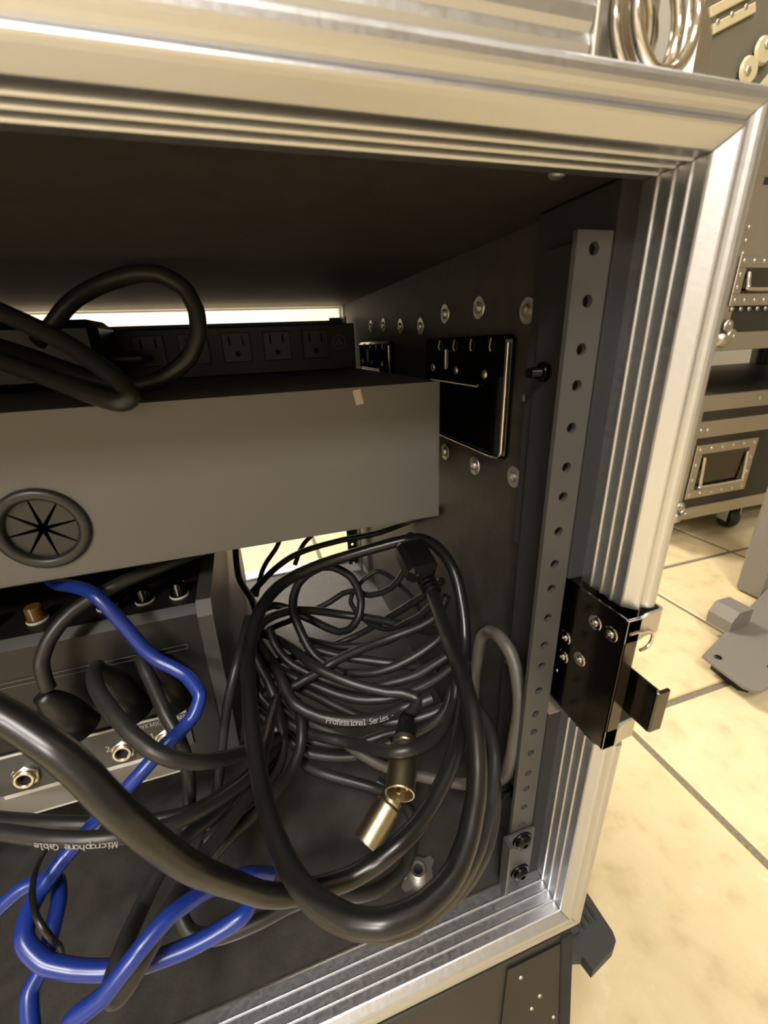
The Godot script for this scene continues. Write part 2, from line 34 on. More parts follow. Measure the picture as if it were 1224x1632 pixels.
	"lower_loop": [7.7, [[-141.3, -291.6, -89.6], [-142.9, -288.7, -85.8], [-144.4, -284.7, -79.4], [-145.3, -282.3, -75.1], [-147.4, -279.3, -68.4], [-149.3, -277.8, -64.0], [-152.6, -275.7, -57.6], [-154.9, -274.3, -53.4], [-158.6, -272.4, -47.1], [-161.2, -271.2, -43.0], [-165.2, -269.4, -36.9], [-167.9, -268.1, -32.9], [-171.9, -266.1, -26.9], [-174.7, -264.7, -22.9], [-177.9, -261.9, -16.8], [-179.1, -259.4, -12.7], [-180.1, -255.1, -6.6], [-180.7, -252.2, -2.6], [-181.7, -247.9, 3.5], [-182.8, -245.6, 7.8], [-186.5, -245.3, 14.1], [-189.6, -247.0, 17.6], [-192.9, -249.2, 20.6], [-198.0, -253.6, 23.5], [-202.0, -256.1, 23.6], [-204.5, -258.2, 17.6], [-203.6, -257.4, 12.7], [-202.8, -258.9, 5.5], [-202.5, -261.0, 0.9], [-202.0, -264.3, -5.8], [-201.3, -266.1, -10.4], [-198.8, -266.1, -17.3], [-196.7, -265.8, -21.8], [-193.4, -265.8, -28.4], [-190.9, -267.0, -32.5], [-186.9, -269.7, -38.2], [-183.9, -271.4, -41.7], [-178.7, -274.0, -46.5], [-175.3, -275.5, -49.6], [-170.3, -277.5, -54.7], [-167.3, -278.6, -58.4], [-163.0, -280.2, -64.2], [-160.3, -281.2, -68.1], [-156.2, -282.8, -74.0], [-153.4, -284.0, -77.8]]],
	"vertical_lead": [6.0, [[-141.7, -204.6, -135.0], [-142.9, -205.6, -130.3], [-144.6, -207.0, -123.1], [-145.7, -207.9, -118.3], [-147.5, -209.5, -111.1], [-148.8, -210.8, -106.5], [-150.9, -213.8, -100.0], [-152.7, -216.7, -96.2], [-155.4, -221.9, -91.6], [-157.1, -225.8, -88.8], [-159.5, -231.8, -85.0], [-160.9, -236.1, -82.8], [-163.0, -242.7, -79.7], [-164.3, -247.1, -77.7], [-165.6, -251.5, -75.6], [-167.4, -258.2, -72.6], [-168.6, -262.7, -70.6], [-170.4, -269.4, -67.5], [-171.9, -273.7, -65.2], [-174.3, -279.6, -61.2], [-175.8, -283.3, -58.0], [-178.2, -288.5, -53.1], [-180.0, -291.5, -49.5], [-183.5, -294.9, -43.8], [-186.3, -296.7, -40.0]]],
	"mic_low": [7.0, [[-291.8, -226.2, -58.4], [-287.4, -226.7, -56.0], [-280.9, -227.4, -52.4], [-276.6, -227.9, -50.1], [-270.0, -228.5, -46.5], [-265.5, -228.6, -44.2], [-258.8, -228.5, -41.0], [-254.2, -228.6, -39.0], [-247.4, -229.0, -35.9], [-242.8, -229.3, -33.9], [-235.9, -229.9, -31.1], [-231.2, -230.4, -29.5], [-224.1, -231.4, -27.4], [-219.3, -232.2, -26.2], [-212.0, -233.7, -25.1], [-207.2, -234.9, -24.8], [-200.0, -237.0, -25.0], [-195.4, -238.6, -25.6], [-188.7, -241.5, -27.5], [-184.6, -243.7, -29.4], [-179.0, -247.0, -32.8], [-175.4, -249.3, -35.5], [-170.5, -252.9, -39.8], [-167.4, -255.2, -42.8], [-162.8, -258.7, -47.6], [-159.8, -260.8, -50.8], [-155.3, -263.9, -55.9], [-152.5, -265.9, -59.4], [-148.5, -268.8, -64.9], [-146.1, -270.8, -68.7], [-143.0, -273.6, -74.6], [-141.0, -275.5, -78.6], [-138.1, -278.3, -84.7], [-136.1, -280.2, -88.7]]],
	"mic_high": [7.0, [[-310.4, -245.1, -80.8], [-305.9, -245.1, -78.7], [-299.1, -245.1, -75.4], [-294.6, -245.1, -73.2], [-287.8, -245.1, -69.9], [-283.3, -245.1, -67.8], [-276.6, -245.0, -64.4], [-271.9, -245.2, -62.5], [-265.0, -245.6, -59.7], [-260.3, -245.8, -57.9], [-253.3, -246.3, -55.2], [-248.6, -246.7, -53.6], [-243.9, -247.2, -52.0], [-236.7, -248.2, -49.9], [-231.9, -249.0, -48.6], [-224.7, -250.3, -47.0], [-219.9, -251.2, -46.0], [-212.6, -252.6, -44.8], [-207.7, -253.5, -44.1], [-200.3, -254.8, -43.3], [-195.4, -255.7, -43.2], [-188.2, -257.6, -43.7], [-183.6, -259.2, -44.9], [-179.3, -261.0, -46.6], [-173.3, -263.8, -50.2], [-169.6, -265.5, -53.0], [-164.4, -268.0, -57.9], [-161.2, -269.7, -61.4], [-156.8, -272.1, -67.0], [-154.2, -273.7, -71.0], [-150.7, -276.0, -77.3], [-148.6, -277.6, -81.5], [-145.4, -280.0, -87.9], [-143.1, -281.6, -92.1]]],
	"plug_lead_a": [7.6, [[-245.7, -193.5, -91.0], [-245.8, -188.5, -91.3], [-245.6, -181.2, -92.5], [-245.1, -176.9, -94.6], [-242.2, -170.8, -97.3], [-239.8, -167.1, -99.2], [-235.2, -162.3, -102.3], [-231.7, -159.6, -104.5], [-228.0, -157.3, -106.7], [-221.6, -154.6, -109.6], [-217.1, -153.2, -111.1], [-210.2, -151.2, -113.3], [-205.8, -150.3, -115.3], [-199.3, -149.7, -118.7], [-195.1, -149.6, -121.2], [-188.9, -149.6, -125.2], [-184.8, -149.7, -127.9], [-180.7, -149.8, -130.7], [-174.9, -150.2, -135.2], [-171.3, -150.6, -138.6], [-166.7, -151.5, -144.3], [-164.0, -152.2, -148.4], [-160.2, -153.4, -154.6], [-157.5, -154.2, -158.7]]],
	"plug_lead_b": [7.6, [[-223.0, -191.0, -97.6], [-222.4, -189.1, -93.1], [-220.8, -187.1, -86.1], [-219.3, -186.7, -81.4], [-216.5, -186.7, -74.5], [-214.3, -186.9, -70.0], [-210.5, -187.4, -63.7], [-207.8, -188.0, -59.5], [-203.7, -189.2, -53.4], [-200.8, -190.3, -49.5], [-196.4, -192.4, -43.9], [-193.2, -193.9, -40.5], [-188.1, -196.5, -35.7], [-184.5, -198.4, -33.0], [-178.6, -202.2, -30.5], [-174.7, -205.2, -30.2], [-169.3, -210.1, -31.5], [-166.2, -213.5, -33.3], [-162.5, -218.8, -36.9], [-160.3, -222.2, -39.7], [-157.2, -227.4, -44.1], [-155.1, -230.7, -47.0], [-151.9, -235.6, -51.6], [-149.8, -238.8, -54.8], [-147.0, -243.7, -59.6], [-145.2, -247.0, -62.8], [-142.7, -251.9, -67.7], [-141.2, -255.1, -71.0], [-139.1, -260.1, -76.0], [-137.8, -263.4, -79.3], [-135.8, -268.3, -84.3], [-134.4, -271.6, -87.6]]],
	"plug_lead_c": [7.2, [[-201.6, -193.4, -101.4], [-200.5, -193.7, -96.6], [-197.9, -196.9, -90.4], [-196.0, -199.4, -86.6], [-193.2, -202.7, -80.5], [-191.4, -204.8, -76.4], [-188.6, -208.2, -70.4], [-186.7, -210.7, -66.6], [-183.5, -214.8, -61.2], [-181.7, -218.3, -58.2], [-180.4, -225.1, -55.6], [-180.1, -230.0, -54.8], [-180.3, -237.4, -54.1], [-180.7, -242.3, -53.7], [-181.8, -249.7, -53.6], [-182.6, -254.6, -53.5], [-184.1, -261.9, -53.0], [-185.2, -266.7, -52.5], [-187.0, -273.9, -51.6], [-188.4, -278.6, -50.6], [-191.4, -284.3, -46.9], [-193.7, -287.5, -43.8]]],
	"blue_mixer": [7.3, [[-259.2, -154.3, -155.4], [-256.5, -153.7, -151.2], [-252.5, -152.9, -144.8], [-249.8, -152.3, -140.6], [-245.7, -151.4, -134.3], [-242.7, -150.7, -130.2], [-238.0, -149.4, -124.5], [-234.6, -148.3, -120.9], [-229.3, -147.0, -115.6], [-225.7, -146.4, -112.1], [-220.0, -146.5, -107.2], [-216.3, -147.5, -103.9], [-212.9, -149.6, -101.0], [-208.6, -155.3, -97.9], [-206.2, -159.6, -96.3], [-202.5, -166.0, -93.9], [-200.1, -170.2, -92.2], [-196.7, -176.5, -89.6], [-194.2, -180.5, -87.8], [-189.4, -185.6, -84.9], [-185.6, -188.2, -82.9], [-181.6, -190.5, -80.9], [-175.9, -193.8, -77.2], [-172.8, -195.8, -73.9], [-169.1, -199.0, -68.2], [-167.9, -201.7, -64.2], [-170.9, -206.7, -59.8], [-174.3, -209.5, -57.5], [-179.5, -210.6, -52.3], [-183.2, -211.1, -49.0], [-189.1, -213.7, -45.1], [-193.0, -215.9, -42.9], [-196.9, -218.3, -41.0], [-202.8, -222.4, -38.9], [-206.7, -225.5, -38.2], [-212.4, -230.4, -37.4], [-216.3, -233.5, -36.8], [-222.1, -238.4, -36.4], [-226.0, -241.5, -35.8], [-231.8, -245.3, -33.0], [-235.4, -247.1, -29.9], [-240.1, -249.4, -24.3], [-242.3, -250.4, -19.9], [-243.1, -250.7, -14.9], [-242.4, -252.2, -7.6], [-240.1, -254.3, -3.6], [-235.0, -257.5, 0.9], [-231.0, -259.4, 3.1], [-224.3, -261.8, 5.6], [-219.7, -262.9, 7.1], [-212.6, -264.3, 9.1], [-207.8, -265.1, 10.0], [-202.9, -265.8, 10.8], [-195.5, -266.3, 11.5], [-190.6, -266.2, 11.9], [-183.2, -265.6, 12.3], [-178.3, -265.2, 12.5], [-171.0, -264.2, 12.4], [-166.3, -263.4, 12.1], [-159.2, -262.1, 11.3], [-154.7, -261.7, 9.9], [-150.9, -262.7, 4.4], [-152.6, -263.9, -0.2]]],
	"blue_left": [6.6, [[-277.7, -266.8, -25.9], [-273.0, -265.3, -26.9], [-266.2, -263.1, -28.4], [-261.9, -261.1, -29.8], [-255.4, -258.4, -32.0], [-250.6, -257.8, -32.7], [-243.3, -257.5, -32.1], [-239.3, -258.1, -29.5], [-236.9, -259.7, -22.7], [-236.4, -260.5, -17.9], [-236.6, -262.4, -10.7], [-237.1, -264.3, -6.1], [-237.6, -266.4, -1.6], [-241.0, -269.4, 3.6], [-240.5, -271.6, 8.1], [-238.2, -274.3, 14.7], [-236.2, -275.7, 19.1], [-233.0, -277.5, 25.7], [-230.8, -278.7, 30.1], [-227.6, -280.5, 36.6], [-225.5, -281.8, 41.0], [-222.5, -284.1, 47.5], [-220.5, -285.8, 51.8], [-218.8, -287.7, 56.0], [-216.4, -291.2, 62.2], [-215.2, -294.1, 66.1], [-214.2, -299.3, 71.4], [-214.2, -303.4, 74.2], [-215.0, -310.1, 77.4], [-215.9, -314.7, 79.0], [-217.6, -321.8, 80.9], [-219.0, -326.5, 81.9], [-221.1, -333.6, 83.1], [-222.6, -338.3, 83.7], [-224.1, -343.0, 84.4], [-226.5, -350.0, 85.2], [-228.0, -354.7, 85.8], [-230.4, -361.8, 86.8], [-231.9, -366.5, 87.4], [-234.1, -373.5, 88.6], [-235.5, -378.2, 89.6], [-237.5, -385.3, 91.2], [-238.7, -390.0, 92.3], [-239.9, -394.7, 93.3], [-241.7, -401.8, 94.9], [-242.9, -406.5, 95.9], [-244.7, -413.6, 97.5], [-245.9, -418.4, 98.5], [-247.7, -425.5, 100.1], [-249.0, -430.2, 101.2], [-250.9, -437.2, 102.9], [-252.2, -441.9, 104.0], [-254.3, -448.9, 105.8], [-255.8, -453.5, 107.0], [-257.4, -458.0, 108.3], [-259.9, -464.8, 110.3], [-261.7, -469.2, 111.7], [-264.6, -475.7, 114.1], [-266.7, -479.9, 115.7], [-269.9, -486.2, 118.4], [-272.1, -490.2, 120.2], [-275.6, -496.2, 123.1], [-278.0, -500.1, 125.1], [-281.8, -505.8, 128.1], [-284.5, -509.4, 130.1], [-287.3, -513.0, 132.2], [-291.8, -518.2, 135.2], [-294.9, -521.5, 137.2], [-300.1, -526.1, 140.1], [-304.1, -528.6, 141.8], [-310.8, -531.0, 144.0], [-315.6, -531.6, 145.2], [-322.9, -531.5, 146.7], [-327.8, -531.1, 147.5], [-335.1, -530.8, 148.9], [-340.0, -531.0, 150.0]]],
	"blue_front": [6.8, [[-262.0, -531.0, 185.0], [-260.0, -530.5, 180.5], [-256.9, -530.4, 173.6], [-254.9, -530.4, 169.1], [-251.8, -529.9, 162.3], [-249.8, -528.6, 157.9], [-246.9, -525.4, 151.8], [-245.1, -522.4, 148.2], [-242.6, -517.6, 143.1], [-240.9, -514.2, 139.9], [-238.5, -508.8, 135.2], [-237.0, -505.1, 132.3], [-234.8, -499.3, 128.0], [-233.4, -495.3, 125.3], [-232.0, -491.3, 122.8], [-230.0, -485.0, 119.2], [-228.8, -480.8, 116.9], [-227.0, -474.2, 113.8], [-225.9, -469.7, 111.9], [-224.4, -462.8, 109.4], [-223.5, -458.1, 107.9], [-222.2, -451.0, 105.9], [-221.4, -446.2, 104.7], [-220.3, -439.0, 103.0], [-219.5, -434.2, 101.9], [-218.8, -429.4, 100.9], [-217.8, -422.1, 99.5], [-217.1, -417.2, 98.6], [-216.1, -409.9, 97.3], [-215.4, -405.0, 96.5], [-214.5, -397.7, 95.2], [-213.8, -392.9, 94.3], [-212.8, -385.5, 93.0], [-212.1, -380.7, 92.1], [-211.0, -373.4, 90.9], [-210.2, -368.5, 90.2], [-209.1, -361.1, 89.3], [-208.3, -356.2, 88.8], [-207.5, -351.3, 88.3], [-206.3, -344.0, 87.6], [-205.5, -339.1, 87.2], [-204.3, -331.7, 86.5], [-203.6, -326.8, 86.0], [-202.6, -319.4, 85.1], [-201.9, -314.5, 84.4], [-201.1, -307.2, 83.1], [-200.6, -302.3, 82.1], [-200.1, -295.1, 80.0], [-200.0, -290.5, 78.2], [-200.4, -283.9, 74.6], [-200.9, -279.9, 71.8], [-201.8, -276.2, 68.5], [-203.4, -271.1, 63.3], [-204.6, -268.0, 59.5], [-206.6, -263.7, 53.7], [-208.0, -261.0, 49.7], [-210.0, -257.1, 43.7], [-211.2, -254.4, 39.6], [-212.3, -249.9, 33.8], [-211.5, -246.3, 30.4], [-205.2, -243.6, 29.6], [-200.7, -241.9, 28.9], [-196.7, -239.4, 27.2], [-190.7, -236.1, 24.1], [-186.7, -234.6, 21.5], [-180.7, -233.8, 17.2], [-176.9, -235.1, 14.3], [-171.8, -238.8, 10.1], [-168.8, -241.7, 7.4], [-163.8, -246.1, 3.9], [-159.5, -248.1, 2.5], [-152.8, -251.2, 1.0], [-149.5, -254.6, -0.3], [-145.6, -260.7, -2.1], [-143.1, -264.9, -3.2]]],
	"thin_twin": [2.4, [[-249.1, -264.4, -58.8], [-248.4, -261.2, -55.2], [-247.3, -256.3, -49.7], [-246.5, -253.1, -46.0], [-245.0, -248.5, -40.3], [-243.9, -245.6, -36.5], [-242.0, -241.5, -30.6], [-240.7, -239.1, -26.5], [-239.4, -237.3, -22.1], [-237.3, -235.8, -15.1], [-235.5, -235.3, -10.6], [-232.2, -235.9, -4.0], [-229.4, -237.3, -0.1], [-227.2, -240.9, 2.2], [-227.8, -248.1, 0.9], [-228.8, -252.7, -0.6], [-230.4, -259.6, -3.1], [-231.7, -264.2, -4.6], [-234.0, -270.8, -7.2], [-235.6, -275.2, -8.9], [-237.3, -279.5, -10.6], [-239.7, -286.1, -13.1], [-241.3, -290.6, -14.7], [-243.5, -297.2, -17.1], [-245.0, -301.7, -18.7], [-247.2, -308.4, -21.1], [-248.7, -312.9, -22.7]]],
	"top_lead_a": [9.0, [[-268.7, 15.6, -155.3], [-264.3, 13.8, -153.8], [-257.7, 11.0, -151.7], [-253.4, 9.1, -150.1], [-247.2, 6.1, -147.1], [-243.3, 4.1, -144.9], [-237.5, 0.9, -141.3], [-233.7, -1.2, -139.0], [-227.8, -4.2, -135.6], [-223.8, -6.2, -133.3], [-219.8, -8.2, -131.1], [-213.9, -11.2, -127.6], [-210.1, -13.2, -125.2], [-204.3, -16.3, -121.6], [-200.6, -18.4, -119.0], [-195.2, -21.8, -115.2], [-191.7, -24.2, -112.5], [-188.4, -26.7, -109.8], [-183.5, -30.5, -105.7], [-180.3, -33.1, -102.8], [-175.6, -36.9, -98.5], [-172.6, -39.5, -95.5], [-170.1, -44.5, -90.8], [-174.0, -46.8, -90.5], [-180.2, -45.7, -94.4], [-184.1, -44.5, -97.2], [-188.0, -43.2, -100.0], [-193.8, -41.1, -104.3], [-197.6, -39.6, -107.2], [-203.3, -37.5, -111.5], [-207.1, -36.0, -114.3], [-212.9, -33.8, -118.4], [-216.9, -32.3, -121.1], [-220.8, -30.8, -123.7], [-226.8, -28.6, -127.6], [-230.8, -27.2, -130.3], [-236.7, -25.1, -134.3], [-240.7, -23.8, -137.0], [-246.6, -21.7, -141.0], [-250.6, -20.4, -143.7], [-256.5, -18.3, -147.7], [-260.5, -17.0, -150.4]]],
	"top_lead_b": [9.0, [[-230.9, -17.7, -179.4], [-227.0, -14.9, -177.9], [-221.3, -10.7, -175.5], [-217.6, -7.8, -174.1], [-212.1, -3.0, -172.2], [-208.3, -0.1, -170.8], [-202.3, 3.5, -168.1], [-198.1, 5.3, -166.0], [-191.8, 7.6, -162.7], [-187.6, 8.9, -160.4], [-181.2, 10.6, -157.0], [-176.8, 11.6, -154.8], [-170.1, 12.7, -151.5], [-165.7, 13.1, -149.4], [-161.1, 13.2, -147.3], [-154.4, 12.3, -144.3], [-150.0, 10.6, -142.6], [-144.1, 6.6, -140.4], [-141.1, 2.8, -139.1], [-138.7, -4.0, -137.5], [-138.2, -8.9, -136.6], [-139.0, -16.2, -135.3], [-140.8, -20.8, -134.6], [-144.5, -27.2, -133.8], [-147.8, -31.0, -133.4], [-151.7, -34.1, -133.2], [-158.1, -37.9, -133.4], [-162.6, -39.9, -133.9], [-169.7, -42.0, -135.2], [-174.5, -42.5, -136.4], [-181.6, -42.1, -138.6], [-186.3, -41.3, -140.2], [-193.0, -39.5, -142.9], [-197.4, -38.1, -144.9], [-203.8, -36.0, -148.2], [-208.0, -34.5, -150.5], [-212.0, -32.9, -152.9], [-218.1, -30.5, -156.6], [-222.1, -28.9, -159.0], [-228.2, -26.5, -162.8], [-232.2, -25.0, -165.3], [-238.3, -22.8, -169.0], [-242.4, -21.4, -171.5], [-248.5, -19.2, -175.3], [-252.6, -17.9, -177.8], [-258.7, -15.8, -181.6], [-262.7, -14.4, -184.1], [-268.9, -12.3, -187.9], [-272.9, -10.9, -190.4]]],
	"gap_a": [6.0, [[-152.5, -202.6, -274.1], [-152.6, -205.6, -270.2], [-152.8, -210.2, -264.5], [-153.0, -213.2, -260.7], [-153.2, -217.8, -254.9], [-153.1, -220.7, -251.0], [-152.8, -224.8, -245.0], [-152.3, -227.3, -240.8], [-151.3, -229.5, -236.6], [-149.0, -232.2, -230.1], [-147.3, -233.6, -225.8], [-144.6, -235.5, -219.2], [-143.1, -236.6, -214.7], [-142.0, -237.6, -210.1], [-140.8, -238.9, -203.0], [-140.1, -239.5, -198.3], [-139.2, -240.4, -191.2], [-138.6, -240.9, -186.5], [-137.9, -241.9, -179.4], [-137.6, -243.3, -174.9]]],
	"gap_b": [6.0, [[-6.4, -175.4, -163.0], [-6.4, -180.2, -164.5], [-6.2, -187.4, -166.7], [-6.1, -192.1, -168.2], [-6.0, -199.3, -170.5], [-6.3, -204.1, -172.0], [-7.5, -211.1, -174.3], [-8.8, -215.7, -175.6], [-11.5, -222.5, -177.4], [-13.8, -226.8, -178.7], [-17.8, -232.7, -181.0], [-20.8, -236.2, -183.0], [-26.1, -240.4, -186.2], [-29.9, -242.6, -188.6], [-35.7, -245.2, -192.6], [-39.5, -246.3, -195.8], [-44.7, -246.4, -201.2], [-48.2, -246.2, -204.8], [-52.0, -246.5, -208.0], [-58.2, -248.9, -211.4], [-62.4, -251.4, -212.6], [-68.6, -255.5, -213.8], [-72.9, -258.0, -214.4], [-79.7, -261.1, -215.4], [-84.4, -263.0, -216.0], [-91.4, -265.6, -216.9], [-96.1, -267.2, -217.3], [-103.4, -269.2, -217.4], [-108.3, -270.1, -216.9], [-115.7, -270.7, -215.5], [-120.5, -270.5, -214.1], [-127.5, -270.2, -211.2], [-131.9, -270.2, -208.7], [-137.8, -270.5, -204.0], [-141.4, -270.7, -200.5], [-146.5, -271.1, -194.9], [-150.1, -271.4, -191.4]]],
	"gap_c": [4.6, [[1.1, -212.6, -122.6], [-0.8, -216.7, -124.8], [-3.7, -222.9, -127.8], [-5.6, -227.0, -129.9], [-8.7, -233.0, -133.3], [-10.9, -236.7, -135.9], [-14.4, -241.9, -140.2], [-16.8, -245.3, -143.3], [-19.1, -248.6, -146.5], [-22.2, -254.0, -151.1], [-24.3, -257.6, -154.2], [-27.6, -262.2, -159.1], [-30.1, -264.6, -162.7], [-34.0, -267.0, -168.5], [-36.6, -267.9, -172.5], [-40.4, -268.6, -178.7], [-42.9, -268.5, -183.0], [-45.1, -267.8, -187.4], [-48.4, -265.7, -193.8], [-50.5, -263.8, -197.9], [-52.8, -260.2, -204.2], [-53.1, -257.4, -208.4], [-49.6, -252.8, -213.4], [-46.0, -250.1, -215.8], [-42.0, -247.5, -217.7], [-35.7, -243.8, -220.0], [-31.2, -241.5, -220.9], [-24.2, -238.5, -220.9], [-19.9, -237.6, -218.7], [-15.1, -238.1, -213.0], [-12.8, -239.0, -208.6], [-9.9, -240.6, -201.9], [-8.2, -241.6, -197.3], [-6.7, -242.3, -192.5], [-4.9, -243.1, -185.3], [-4.2, -243.5, -180.3], [-3.6, -243.9, -172.9], [-3.3, -244.2, -167.9], [-3.0, -244.6, -160.4], [-2.9, -244.7, -155.4]]],
	"gap_d": [6.2, [[-146.1, -241.9, -227.6], [-142.5, -240.4, -230.8], [-137.2, -238.3, -235.6], [-133.7, -236.9, -238.9], [-128.3, -234.7, -243.8], [-124.6, -233.3, -246.9], [-118.8, -231.0, -251.0], [-114.6, -229.5, -253.3], [-108.1, -226.9, -255.9], [-103.5, -225.2, -257.0], [-98.8, -223.6, -257.8], [-91.6, -221.8, -258.7], [-86.7, -220.8, -259.3], [-79.3, -219.8, -260.0], [-74.3, -219.2, -260.3], [-66.8, -218.5, -260.7], [-61.9, -218.0, -260.7], [-54.4, -217.2, -260.4], [-49.5, -216.6, -260.0], [-44.5, -216.0, -259.5], [-37.2, -215.4, -258.4], [-32.3, -214.9, -257.5], [-25.0, -214.1, -255.9], [-20.3, -213.3, -254.4], [-13.6, -211.5, -251.6], [-9.5, -210.0, -249.4], [-5.4, -208.2, -247.2], [0.3, -205.2, -243.5], [3.8, -203.0, -240.8], [8.1, -199.4, -235.9], [10.3, -196.9, -232.3], [12.6, -193.0, -226.4], [13.5, -190.4, -222.2], [14.1, -186.5, -215.8], [14.1, -184.0, -211.5], [14.1, -181.4, -207.2], [14.1, -177.7, -200.7], [14.1, -175.2, -196.3], [14.0, -171.4, -189.8], [13.9, -168.9, -185.5], [13.8, -165.2, -179.0], [13.7, -162.7, -174.6], [13.7, -159.0, -168.1], [13.8, -156.4, -163.8]]],
	"gap_e": [5.0, [[-140.7, -255.8, -248.3], [-139.1, -253.3, -252.4], [-136.9, -249.7, -258.7], [-135.4, -247.3, -262.9], [-132.8, -243.5, -269.0], [-130.8, -240.8, -272.8], [-126.8, -236.6, -277.6], [-123.5, -233.6, -280.2], [-118.3, -229.1, -283.4], [-114.9, -226.0, -285.4], [-110.6, -220.8, -288.9], [-108.2, -216.9, -291.2], [-105.1, -210.9, -294.6], [-102.9, -206.9, -296.8]]],
	"gap_f": [5.0, [[-98.1, -238.0, -265.5], [-95.7, -234.9, -268.7], [-92.3, -230.3, -273.6], [-89.7, -227.3, -276.7], [-84.9, -222.7, -280.2], [-81.0, -219.8, -281.8], [-77.0, -217.1, -283.0], [-70.9, -212.8, -284.4], [-67.0, -209.8, -285.2], [-61.4, -204.7, -285.6], [-57.7, -201.2, -285.7]]],
	"deep_line": [7.0, [[-152.6, -276.2, -157.4], [-149.3, -278.2, -161.0], [-144.3, -280.0, -166.7], [-140.9, -281.0, -170.4], [-135.3, -282.4, -175.6], [-131.2, -283.5, -178.5], [-124.7, -285.4, -182.1], [-120.3, -286.9, -184.0], [-115.8, -288.5, -185.8], [-108.9, -290.7, -188.1], [-104.1, -292.0, -189.4], [-96.7, -293.1, -190.9], [-91.7, -293.3, -191.7], [-84.1, -293.1, -192.6], [-79.1, -292.6, -193.0], [-74.0, -291.9, -193.1], [-66.6, -290.1, -192.8], [-61.8, -288.5, -192.2], [-55.0, -285.5, -190.7], [-50.8, -283.0, -189.3], [-44.9, -279.0, -186.9], [-41.1, -276.2, -185.1], [-35.7, -271.7, -182.3], [-32.3, -268.7, -180.4], [-28.8, -265.6, -178.5], [-24.0, -260.8, -175.3], [-21.1, -257.5, -172.8], [-16.9, -252.5, -169.0], [-14.2, -249.2, -166.4], [-10.4, -244.0, -162.5], [-7.8, -240.5, -159.9], [-5.1, -237.1, -157.3], [-1.2, -231.9, -153.5], [1.1, -228.3, -150.9], [4.2, -222.7, -147.0], [6.1, -218.8, -144.4], [8.9, -213.0, -140.5], [10.9, -209.2, -138.0]]],
	"deep_sag": [7.0, [[-105.2, -274.6, -190.3], [-101.3, -274.6, -187.2], [-95.4, -274.6, -182.5], [-91.5, -274.6, -179.3], [-85.6, -274.6, -174.6], [-81.6, -274.5, -171.6], [-75.4, -274.1, -167.3], [-71.1, -273.7, -164.8], [-64.4, -272.9, -161.2], [-59.9, -272.3, -159.0], [-53.1, -271.1, -156.0], [-48.5, -270.1, -154.1], [-44.0, -268.8, -152.4], [-37.2, -266.3, -150.1], [-32.7, -264.4, -148.9], [-26.1, -261.1, -147.3], [-21.9, -258.6, -146.3], [-16.0, -254.1, -144.9], [-12.6, -250.5, -144.1], [-8.1, -244.6, -142.7], [-5.4, -240.5, -141.4], [-1.5, -234.5, -139.3], [1.3, -230.6, -137.8]]],
	"mid_left": [7.3, [[-130.6, -244.0, -172.2], [-129.7, -246.6, -168.4], [-128.2, -250.9, -163.2], [-126.7, -254.1, -160.0], [-123.7, -258.8, -155.7], [-121.2, -261.7, -152.9], [-116.7, -265.5, -148.8], [-113.3, -267.6, -146.2], [-107.8, -270.3, -142.2], [-103.9, -271.8, -139.7], [-98.0, -273.8, -135.9], [-93.9, -275.0, -133.3], [-88.0, -276.4, -129.2], [-84.1, -277.1, -126.3], [-80.1, -277.6, -123.4], [-74.0, -277.8, -119.2], [-69.8, -277.6, -116.7], [-63.2, -276.3, -113.5], [-58.7, -275.0, -111.8], [-52.0, -272.8, -109.5], [-47.4, -271.3, -108.0], [-40.6, -269.4, -105.8], [-36.0, -268.1, -104.5], [-29.1, -265.6, -102.7], [-24.7, -263.6, -101.8], [-18.2, -259.9, -100.7], [-14.0, -257.3, -100.1], [-7.5, -253.5, -99.3], [-3.2, -251.1, -98.7]]],
}

var M := {}
var used := {}
var riv_mesh: ArrayMesh
var washer_mesh: ArrayMesh
var bolt_mesh: ArrayMesh

